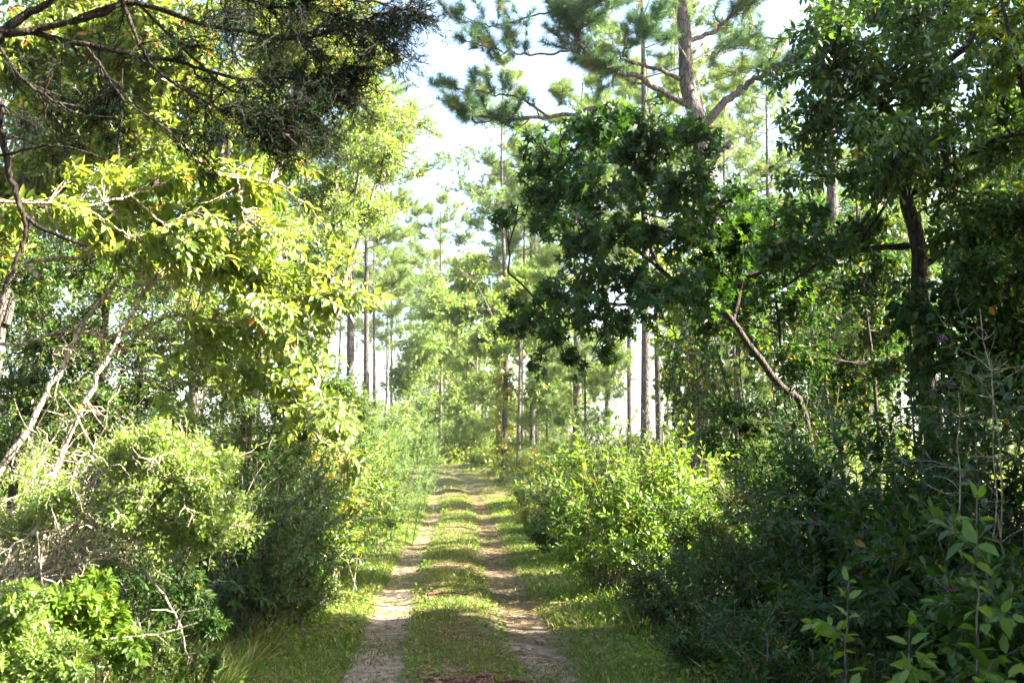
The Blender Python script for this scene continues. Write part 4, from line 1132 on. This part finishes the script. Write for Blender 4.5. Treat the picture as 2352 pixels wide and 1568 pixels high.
# big-leaved grape vine curtain in front of it
def curtain(name, base, label, lobes, Y, mat, size, T, cat="vine", hi=.04, hang=1.0, nl=6, bark='darkbark'):
    o = thing(name, base, label, cat)
    base = np.asarray(base, float); wood = Acc(); leaf = Acc(); lines = []
    for u, v, ru, rv, k in lobes:
        c, r = PB(u, v, Y * (1 + .02 * R.normal()), ru, rv, max(ru, rv) * .5)
        top = c + np.array([0, 0, r[2]])
        l = curve([base + R.normal(size=3) * [.2, .2, 0], (base + top) / 2 + R.normal(size=3) * .15, top], 14); tubes(wood, l, np.linspace(.012, .006, len(l)), 5)
        n = k
        s = top + rnd(n) * np.array([r[0], r[1], r[2] * .3])
        e = s + np.c_[R.normal(size=(n, 2)) * .12, -(.4 + 1.2 * R.random(n)) * r[2] * 1.2]
        tp = bend(s, e, 7, .0, .10); tubes(wood, tp, np.linspace(.005, .002, 7), 4)
        spray(leaf, tp, nl, size, T, .6, 0, hi, .35)
    wood.build("stems", M[bark], o); leaf.build("foliage", M[mat], o)
    return o
curtain("grape_vine", gpt(2160, 11.3), "curtain of round-leaved vine smothering the dark trunk below the crown, right",
        [(2120, 760, 60, 70, 34), (2180, 720, 70, 80, 40), (2250, 720, 70, 90, 40), (2320, 740, 70, 90, 36), (2200, 850, 80, 80, 40), (2290, 860, 80, 80, 40), (2130, 880, 50, 70, 24), (2090, 690, 40, 50, 14), (2220, 940, 80, 60, 26)], 11.2, 'gum_shade', .09, ROUND, hi=.05)
curtain("tangled_vine", gpt(1780, 17), "tangle of thin hanging vines and sparse leaves behind the slanting trunk",
        [(1760, 640, 60, 70, 9), (1840, 660, 60, 80, 10), (1700, 760, 60, 80, 10), (1620, 760, 60, 80, 12), (1800, 790, 60, 80, 9), (1890, 700, 60, 90, 10), (1960, 640, 60, 70, 9), (2020, 620, 60, 70, 9), (2040, 760, 60, 90, 14), (1680, 870, 70, 70, 14), (1770, 880, 60, 60, 10), (1990, 860, 60, 70, 9), (2070, 560, 50, 60, 7), (1580, 850, 40, 70, 10)], 17, 'dark', .085, ROUND, hi=.05, nl=7)
curtain("tangled_vine", gpt(1590, 19), "dark curtain of creeper round the foot of the tall near pine",
        [(1600, 760, 45, 90, 40), (1600, 880, 45, 90, 40), (1605, 980, 60, 70, 40), (1590, 720, 40, 80, 22), (1600, 840, 40, 90, 26), (1580, 940, 50, 80, 26), (1640, 930, 50, 70, 20), (1550, 880, 40, 80, 14), (1610, 640, 50, 60, 14)], 19.5, 'dark', .08, ROUND, hi=.08)
def understory(u0, Y, top, label, lst, mat, size, T=OVATE, nm="understory_tree", depth=.8, dens2=1.3, **kw):
    b = gpt(u0, Y)
    return tree(nm, b, label, "tree", [([b, b + np.array([.05, 0, top * .5]), b + np.array([-.1, 0, top])], .05, .015)], cb(Y, lst, 8, 9, .04, depth, dens2), M[mat], M['darkbark'], group="understory trees in the right wood", size=size, T=T, limb_r=.014, tl=.45, **kw)
understory(1900, 17.5, 3.6, "thin leafy sapling between the slanting trunk and the thick pale pine trunk", [(1840, 560, 80, 60, 7), (1900, 650, 80, 60, 7), (1960, 740, 70, 60, 7), (1830, 740, 70, 60, 7), (1760, 560, 70, 60, 6), (1900, 830, 80, 60, 8)], 'gum_shade', .07)  # dark leaf colour stands in for shade on this sapling
understory(1800, 16.2, 4.2, "dark leafy tree filling the space between the star-leaved tree and the forked dark trunk", [(1720, 480, 60, 60, 8), (1790, 520, 70, 60, 10), (1870, 500, 70, 60, 9), (1760, 610, 70, 60, 10), (1850, 600, 80, 60, 10), (1700, 690, 60, 60, 8), (1830, 690, 70, 60, 7), (1640, 740, 60, 50, 7), (1990, 680, 60, 60, 7)], 'gum_shade', .085, dens2=1.9)
understory(2010, 16.2, 4.0, "dark leafy tree between the thick pale pine trunk and the vine curtain", [(2010, 560, 60, 60, 8), (2050, 640, 60, 60, 9), (2020, 760, 60, 60, 8), (1830, 830, 60, 60, 9), (2040, 850, 60, 60, 10), (1950, 880, 80, 50, 10), (1760, 800, 60, 50, 7)], 'gum_shade', .085, dens2=1.5)
understory(2390, 11.0, 4.0, "dark leafy sapling at the right edge behind the vine curtain", [(2290, 520, 90, 80, 12), (2370, 600, 90, 90, 12), (2240, 640, 90, 80, 12), (2330, 760, 90, 90, 14), (2250, 830, 90, 90, 14), (2370, 900, 90, 90, 12)], 'dark', .07)
understory(1560, 22, 3.2, "bright leafy sapling lit from behind, left of the tall near pine's foot", [(1530, 620, 50, 60, 8), (1570, 690, 50, 60, 8), (1540, 780, 50, 60, 8), (1490, 600, 40, 40, 5), (1560, 880, 60, 60, 9), (1640, 600, 60, 50, 8)], 'oak', .09, ROUND)

# bushes, right
RB = "bushes along the right side of the track"
leafy(gpt(1760, 16.6), "broad dark bush below the slanting trunk, right of the sunlit beautyberry",
      [(1680, 940, 80, 50, 26), (1760, 960, 90, 60, 34), (1840, 980, 80, 60, 30), (1700, 1040, 90, 70, 34), (1800, 1070, 90, 70, 34), (1640, 1010, 60, 60, 20), (1880, 1060, 70, 60, 24)], 'dark', .085, OVATE, 16.6, 8, 'darkbark', hi=.05, group=RB)
leafy(gpt(1720, 13.2), "brownish shaded bush under the broad dark bush",
      [(1690, 1140, 90, 60, 30), (1780, 1180, 90, 70, 34), (1700, 1260, 90, 70, 34), (1800, 1290, 90, 70, 34), (1860, 1180, 80, 70, 28), (1640, 1220, 60, 60, 20)], 'dark', .05, OVATE, 13, 8, 'grey', hi=.2, group=RB)
berry_bush(gpt(1405, 15.0), 2.25, .95, 30, "big sunlit beautyberry with purple berries at the track's right edge", size=.125, shoots=6, nn=15, berries=14, hi=.04)
berry_bush(gpt(1520, 15.6), 2.4, .9, 24, "tall beautyberry bush just behind and right of the big sunlit one", size=.125, shoots=5, nn=14, berries=8)
berry_bush(gpt(1600, 13.6), 1.35, .8, 22, "beautyberry bush half in sun, right of the big sunlit one and nearer", size=.11, shoots=5, nn=13, berries=6, mat='mid')
berry_bush(gpt(1335, 19.5), 2.0, .9, 24, "green leafy bush just beyond the big sunlit beautyberry", size=.11, shoots=5, nn=13, berries=0, mat='mid')
berry_bush(gpt(1460, 21), 2.9, 1.3, 34, "dense green mound of bush under the pair of grey pine trunks", size=.10, shoots=6, nn=14, berries=0, mat='mid')
berry_bush(gpt(1370, 25), 2.3, 1.2, 28, "green mound of bush farther on, left of the dense one", size=.10, shoots=5, nn=12, berries=0, mat='mid')
berry_bush(gpt(1545, 11.6), .75, .65, 22, "low shaded bush at the right track edge in front of the big sunlit beautyberry", size=.08, shoots=5, nn=9, berries=0, mat='dark')
berry_bush(gpt(1950, 10.3), 2.35, .85, 26, "beautyberry bush with broad leaf tips standing up in front of the broad dark bush", size=.14, shoots=5, nn=15, berries=10, mat='crown', toff=-.2)  # shade painted in by darker leaf materials, here and on bushes below
berry_bush(gpt(2090, 10.6), 2.15, .8, 22, "beautyberry bush below the vine curtain, in shade", size=.13, shoots=5, nn=14, berries=8, mat='gum_shade')
berry_bush(gpt(2230, 9.2), 2.3, .8, 22, "shaded beautyberry bush behind the tall single stalk, right", size=.125, shoots=5, nn=14, berries=6, mat='gum_shade')
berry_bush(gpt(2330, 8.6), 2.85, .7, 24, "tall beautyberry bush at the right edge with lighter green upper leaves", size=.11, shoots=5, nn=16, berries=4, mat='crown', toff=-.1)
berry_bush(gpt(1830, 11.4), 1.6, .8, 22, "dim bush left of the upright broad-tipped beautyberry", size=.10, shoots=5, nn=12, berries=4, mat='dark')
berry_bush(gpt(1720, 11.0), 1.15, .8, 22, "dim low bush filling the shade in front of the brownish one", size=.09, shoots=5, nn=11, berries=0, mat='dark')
berry_bush(gpt(2040, 8.6), 1.45, .7, 22, "dark beautyberry bush low in the right foreground, behind the small upright one", size=.13, shoots=5, nn=12, berries=5, mat='gum_shade')
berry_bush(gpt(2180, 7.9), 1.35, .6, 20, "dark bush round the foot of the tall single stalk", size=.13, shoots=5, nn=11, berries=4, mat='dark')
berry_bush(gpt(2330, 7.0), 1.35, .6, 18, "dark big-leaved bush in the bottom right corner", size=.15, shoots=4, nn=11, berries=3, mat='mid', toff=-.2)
berry_bush(gpt(1870, 9.6), .9, .7, 20, "low dark clump behind the small upright beautyberry, right verge", size=.10, shoots=5, nn=9, berries=0, mat='dark')
berry_bush(gpt(1860, 12.9), 2.35, .8, 24, "dark upright bush hiding the foot of the slanting trunk", size=.11, shoots=6, nn=14, berries=0, mat='gum_shade')
berry_bush(gpt(1600, 9.6), .55, .5, 18, "low dark weedy bush creeping to the right rut in the foreground", size=.075, shoots=5, nn=8, berries=0, mat='dark')
berry_bush(gpt(1730, 8.7), .8, .55, 20, "dark weedy bush right of the one creeping to the rut", size=.085, shoots=5, nn=9, berries=0, mat='gum_shade')
berry_bush(gpt(1760, 7.9), .55, .5, 18, "lowest dark weedy bush at the bottom edge, left of the small upright stalk", size=.08, shoots=5, nn=8, berries=0, mat='dark')
berry_bush(gpt(1500, 12.4), .5, .5, 16, "ankle-high dark weeds at the foot of the big sunlit beautyberry", size=.07, shoots=5, nn=7, berries=0, mat='mid')
# single stalks in the foreground
def stalk(base, h, size, label, nn=11):
    o = thing("beautyberry_stalk", base, label, "plant", "single beautyberry stalks in the right foreground")
    base = np.asarray(base, float); wood = Acc(); leaf = Acc()
    st = bend(base[None], (base + [.04, .0, h])[None], 12, 0, .02)
    tubes(wood, st, np.linspace(.011, .004, 12), 6)
    pairs(leaf, st, nn, size, OVATE, .15, .3, .75, .01, 0, 1.1)
    k = R.integers(2, 8, 6); b0 = st[0, k]
    sh = bend(b0, b0 + unit(rnd(6) * [1, 1, .3] + [0, 0, .5]) * h * .22, 6, .05, .06)
    tubes(wood, sh, np.linspace(.005, .002, 6), 4); pairs(leaf, sh, 4, size * .9, OVATE, .3, .3, .7, .01, 0, 1.1)
    wood.build("stem", M['grey'], o); leaf.build("foliage", M['berry'], o)
stalk(gpt(2222, 6.5), 1.42, .18, "tall single stalk with pairs of broad leaves, standing alone in the right foreground", 11)
stalk(gpt(1925, 6.9), .98, .13, "small upright stalk with a pale leafy tip, left of the tall single stalk", 9)
stalk(gpt(2060, 6.6), .75, .14, "short broad-leaved stalk between the small upright one and the tall one", 7)
# bare thin saplings at right
def bare(u, Y, h, label):
    b = gpt(u, Y); o = thing("bare_sapling", b, label, "sapling", "thin bare saplings on the right")
    w = Acc(); st = bend(b[None], (b + [.05 * R.normal(), 0, h])[None], 12, 0, .03); tubes(w, st, np.linspace(.008, .003, 12), 5)
    k = R.integers(3, 11, 26); b0 = st[0, k]; tp = bend(b0, b0 + unit(rnd(26) * [1, 1, .4] + [0, 0, .35]) * (.12 + .22 * R.random((26, 1))), 4, 0, .1)
    tubes(w, tp, np.linspace(.003, .0012, 4), 3); w.build("stem", M['twig'], o)
    lf = Acc(); spray(lf, tp, 7, .022, SMALL, .2); lf.build("foliage", M['mid'], o)
bare(2300, 7.6, 2.5, "thin bare sapling at the right edge, rightmost of three")
bare(2262, 7.9, 2.2, "thin bare sapling between the other two at the right edge")
bare(2180, 7.6, 2.0, "thin bare sapling leaning beside the tall single stalk")

# ================================================================== SHADE: the wood continues on the right beyond the frame; unseen trees added behind
def side_tree(x, y, top, r, mat, label, ns=40, size=.16, low=.35):
    b = foot(x, y)
    bl = []
    for _ in range(15):
        c = b + np.array([R.normal() * r * .5, R.normal() * r * .5, top * (low + (1 - low) * R.random())])
        bl.append((c, (r * .5, r * .5, r * .5), 12, 8, 9))
    tree("roadside_tree", b, label, "tree", [([b, b + np.array([.1, 0, top * .5]), b + np.array([0, .1, top])], .14, .03)], bl, M[mat], M['darkbark'],
         group="trees of the right wood beside the viewpoint", size=size, T=OVATE, limb_r=.03, tl=.6)
for x, y, top, r, low in [(5.6, 2.4, 4.8, 1.9, .25), (7.3, 5.6, 5.8, 2.0, .2), (4.4, -1.5, 5.5, 2.2, .3), (7.4, 8.6, 6.6, 2.0, .2), (8.4, 10.0, 8.6, 2.0, .2), (8.6, 3.5, 6.6, 2.3, .3), (9.6, 7.0, 6.8, 2.4, .3), (10.5, 9.8, 7.2, 2.4, .3), (8.5, 0.0, 7.0, 2.4, .3)]:
    side_tree(x, y, top, r, 'mid', "dense broadleaf tree of the right wood, just outside the frame beside the viewpoint", low=low)
for x, y, top, r in [(3.6, -3.2, 11.0, 2.6), (-3.4, -3.6, 11.0, 2.6), (6.8, -.4, 11.0, 2.4), (-6.2, .6, 9.5, 2.2), (.4, -7.5, 12.0, 3.0), (-7.5, 4.6, 9.0, 1.8)]:  # unseen trees added around the viewpoint to block sky light
    side_tree(x, y, top, r, 'mid', "tall broadleaf tree arching over the track behind the viewpoint", low=.4)
for x, y, top, r, lab in [(7.8, 25.5, 7.6, 1.7, "small dark tree behind the tall near pine, shading the track"), (7.0, 36, 7.6, 1.7, "small tree in the right wood behind the slanting dark trunk"), (9.0, 19.0, 8.6, 1.9, "dark broadleaf tree of the right wood, behind the vine curtain"), (11.0, 22.5, 7.0, 2.2, "dark broadleaf tree deep in the right wood, right of the thick pale pine trunk"), (9.6, 30.5, 8.4, 1.8, "low dark tree in the right wood, just left of the thick pale pine trunk"),
                          (13.5, 33, 8.0, 2.4, "broadleaf tree in the right wood, far behind the vine curtain")]:
    side_tree(x, y, top, r, 'mid', lab, low=.2, size=.12)

# ================================================================== GRASS AND LITTER
def grass(name, label, n, xf, y0, y1, hmin, hmax, w, hi_straw=.2, ypow=1.6, keep=None):
    y = y0 + (y1 - y0) * R.random(n) ** ypow
    d = xf(n, y)
    if keep is not None:
        k = keep(d, y); d = d[k]; y = y[k]; n = len(y)
    x = track_x(y) + d
    z = np.where(np.abs(d) < 1.9, track_h(x, y), hgt(x, y))
    b = np.c_[x, y, z - .01]
    patch = .5 + .5 * np.sin(1.9 * x + .7 * y) * np.sin(1.3 * y - 1.1 * x + 2)
    ln = (hmin + (hmax - hmin) * R.random(n) ** 1.7) * (.4 + .95 * patch)
    lean = np.c_[R.normal(size=(n, 2)) * .55, np.ones(n)]
    a = unit(lean) * ln[:, None]
    tip = b + a + np.c_[R.normal(size=(n, 2)) * .3, -.12 * np.ones(n)] * ln[:, None]
    acc = Acc()
    wd = w * (.7 + .6 * R.random(n)) * (1 + y / 22.0)
    t = (R.random(n) * .5 + .3 * (1 - patch)); s = R.random(n) < 1.2 * hi_straw * (1.3 - patch); t[s] = .75 + .25 * R.random(s.sum())
    strips(acc, b, tip, wd, t.clip(0, 1), bend=np.c_[np.zeros((n, 2)), .10 * ln])
    o = acc.build(name, M['grass']); tag(o, label, "grass", kind="stuff")
def pn(x, y, s=1.0):
    return .5 + .25 * (np.sin(2.1 * s * x + 1.3 * s * y) + np.sin(3.7 * s * y - 1.9 * s * x + 1)) 
grass("median_grass", "short green grass strip between the two wheel ruts", 90000, lambda n, y: R.normal(size=n) * .24, 3, 42, .03, .10, .0042, .3, 1.9,
      keep=lambda d, y: (np.abs(d) < .52 + .08 * np.sin(3 * y)) & (R.random(len(d)) < .35 + .8 * pn(d, y)))
grass("verge_grass", "short grass along the left edge of the track", 90000, lambda n, y: -.95 - 1.05 * R.random(n) ** 1.2, 3, 42, .03, .13, .0042, .25, 1.9,
      keep=lambda d, y: R.random(len(d)) < .4 + .7 * pn(d, y))
grass("verge_grass", "short grass along the right edge of the track", 80000, lambda n, y: .98 + 1.1 * R.random(n) ** 1.15, 3, 42, .03, .13, .0042, .25, 1.9,
      keep=lambda d, y: R.random(len(d)) < .3 + .7 * pn(d, y))
grass("far_grass", "sunlit grass over the far end of the track", 60000, lambda n, y: -2.2 + 4.4 * R.random(n), 30, 76, .04, .13, .0045, .4, 1.2,
      keep=lambda d, y: R.random(len(d)) < .25 + .75 * pn(d, y) - .5 * rut(d))
grass("tall_grass", "long arching grass blades on the left verge in the foreground", 17000, lambda n, y: -1.7 - 1.3 * R.random(n), 5.5, 11.5, .12, .50, .006, .35, 1.2)
grass("tall_grass", "tall grass at the right verge under the bushes", 9000, lambda n, y: 1.7 + 1.2 * R.random(n), 5, 20, .10, .32, .005, .3, 1.4)
grass("seed_grass", "taller straw-coloured grass tufts scattered over the verges", 14000, lambda n, y: np.where(R.random(n) < .5, -1, 1) * (.25 + 1.8 * R.random(n)), 5, 45, .08, .26, .0035, .8, 1.6,
      keep=lambda d, y: (pn(d * 3, y * 2.2) > .68) & (np.abs(np.abs(d) - .72) > .28))
grass("rut_grass", "patches of short grass growing back into the wheel ruts", 26000, lambda n, y: np.where(R.random(n) < .5, -.72, .72) + .3 * R.normal(size=n), 9, 45, .03, .08, .0042, .35, 1.5,
      keep=lambda d, y: np.sin(1.7 * y + 2 * np.sign(d)) * np.sin(.63 * y + 1 + d) + .4 * R.normal(size=len(d)) < -.15)
grass("rut_grass", "thin straw and sprigs of grass lying in the wheel ruts", 26000, lambda n, y: np.where(R.random(n) < .5, -.72, .72) + .26 * R.normal(size=n), 4, 40, .02, .06, .004, .7, 1.7)

def ground_leaves(name, label, mat, n, side, y0, y1, d0, d1, zmax, size, T):
    y = y0 + (y1 - y0) * R.random(n) ** 1.4
    d = side * (d0 + (d1 - d0) * R.random(n))
    x = track_x(y) + d
    lim = np.clip((np.abs(d) - d0) / .8, .12, 1)
    z = hgt(x, y) + zmax * R.random(n) ** 1.5 * lim * (.5 + pn(x, y, 1.3))
    acc = Acc(); 
    stamp(acc, T, np.c_[x, y, z], unit(rnd(n) + [0, 0, -.1]), unit(rnd(n) * .8 + [0, 0, .9]), size * (.6 + .7 * R.random(n)) * (1 + y / 60), leaf_tint(n, .08))
    k = R.random(n) < .25
    strips(acc, np.c_[x, y, hgt(x, y)][k], np.c_[x, y, z][k], np.full(int(k.sum()), .004), np.full(int(k.sum()), .6))
    o = acc.build(name, M[mat]); tag(o, label, "ground cover", kind="stuff")
ground_leaves("undergrowth", "low leafy ground cover under the bushes on the right", 'cover', 90000, 1, 4, 36, 1.75, 9, .45, .055, OVATE)
ground_leaves("undergrowth", "low leafy ground cover under the bushes on the left", 'cover', 80000, -1, 4, 36, 1.9, 9, .45, .055, OVATE)
ground_leaves("undergrowth", "weedy leaf cover on the forest floor round the bend", 'oak', 60000, 1, 30, 110, 2.1, 40, .9, .12, OVATE)
ground_leaves("undergrowth", "weedy leaf cover on the forest floor left of the bend", 'oak', 50000, -1, 30, 110, 2.1, 40, .9, .12, OVATE)
n = 11000
y = 4 + 40 * R.random(n) ** 1.5; d = R.normal(size=n) * 1.0; d += .45 * (R.random(n) < .5)
x = track_x(y) + d
acc = Acc(); stamp(acc, OVATE, np.c_[x, y, track_h(x, y) + .012], unit(rnd(n) * [1, 1, .15]), unit(rnd(n) * .35 + [0, 0, 1]), .045 * (.5 + R.random(n)), R.random(n))
nn_ = 15000
y = 5 + 40 * R.random(nn_) ** 1.4; d = R.normal(size=nn_) * .9 + .3; kp = (R.random(nn_) < .25) | (np.abs(d + .72) > .30); y = y[kp]; d = d[kp]; nn_ = len(y); x = track_x(y) + d
p0 = np.c_[x, y, track_h(x, y) + .012]; an = R.random(nn_) * 6.28
strips(acc, p0, p0 + np.c_[np.cos(an), np.sin(an), .05 * R.random(nn_)] * .16, np.full(nn_, .004) * (1 + y / 25), .2 + .5 * R.random(nn_))
xx = track_x(8.8) - .2 + .35 * R.normal(size=400); yy = 8.9 + .3 * R.normal(size=400)
stamp(acc, OVATE, np.c_[xx, yy, track_h(xx, yy) + .014], unit(rnd(400) * [1, 1, .2]), unit(rnd(400) * .4 + [0, 0, 1]), .05 * (.4 + R.random(400)), R.random(400))
o = acc.build("leaf_litter", M['litter']); tag(o, "brown fallen leaves and pine straw scattered over the track", "leaf litter", kind="stuff")

ground_leaves("track_weeds", "small broad-leaved weeds among the grass between the ruts", 'berry', 9000, 1, 4, 40, -.5, .5, .07, .028, ROUND)
ground_leaves("track_weeds", "small broad-leaved weeds in the grass of the left verge", 'berry', 12000, -1, 4, 40, 1.0, 2.1, .12, .035, ROUND)
ground_leaves("track_weeds", "small broad-leaved weeds in the grass of the right verge", 'berry', 12000, 1, 4, 40, 1.1, 2.1, .12, .035, ROUND)
# rotten wood chunk half buried in the middle of the track, reddish
def rotten():
    b = foot(*P(1085, 1000, 8.75)[:2]); b[2] = track_h(b[0], b[1])
    o = thing("rotten_log", b, "reddish crumbling piece of rotten log sunk in the grass strip, bottom centre", "log")
    acc = Acc()
    for k in range(26):
        c = b + np.array([R.normal() * .16, R.normal() * .06, .008])
        L_ = .04 + .10 * R.random(); a_ = R.normal() * .5
        d_ = np.array([math.cos(a_), math.sin(a_), .1 * R.normal()]) * L_
        l = curve([c - d_, c + [0, 0, .012], c + d_], 6)
        tubes(acc, l, (.008 + .016 * R.random()) * (.5 + .6 * R.random(len(l))), 5)
    acc.build("wood", M['rot'], o)
rotten()
def fallen(u, v, Y, L, label):
    b = P(u, 1000, Y); b[2] = track_h(b[0], b[1]) + .02
    o = thing("fallen_branch", b, label, "branch"); acc = Acc()
    l = curve([b + [-L / 2, 0, 0], b + [0, .06, .02], b + [L / 2, -.05, -.005]], 12) + R.normal(size=(13, 3)) * .008 if False else curve([b + [-L / 2, 0, 0], b + [0, .06, .02], b + [L / 2, -.05, -.005]], 12)
    tubes(acc, l, np.linspace(.018, .012, len(l)), 6); acc.build("wood", M['rot'], o)
fallen(1030, 1325, 14.6, .55, "reddish stick lying across the middle of the track")

# ================================================================== AIR
HAZE = 0.0002
me = bpy.data.meshes.new("haze")
x0, x1, y0, y1, z0, z1 = -950, 950, -930, 1550, -2.2, 30.0
me.from_pydata([(x0, y0, z0), (x1, y0, z0), (x1, y1, z0), (x0, y1, z0), (x0, y0, z1), (x1, y0, z1), (x1, y1, z1), (x0, y1, z1)], [], [(0, 3, 2, 1), (4, 5, 6, 7), (0, 1, 5, 4), (1, 2, 6, 5), (2, 3, 7, 6), (3, 0, 4, 7)])
hz = bpy.data.objects.new("haze", me); COL.objects.link(hz)
m, t = new_mat("haze_air")
pv = N_(t, "ShaderNodeVolumePrincipled"); pv.inputs["Color"].default_value = (.95, .97, 1, 1); pv.inputs["Density"].default_value = HAZE; pv.inputs["Anisotropy"].default_value = .2
o = N_(t, "ShaderNodeOutputMaterial"); t.links.new(pv.outputs[0], o.inputs["Volume"])
me.materials.append(m); hz["kind"] = "stuff"; hz["label"] = "thin pale sunlit haze between the trees"; hz["category"] = "haze"
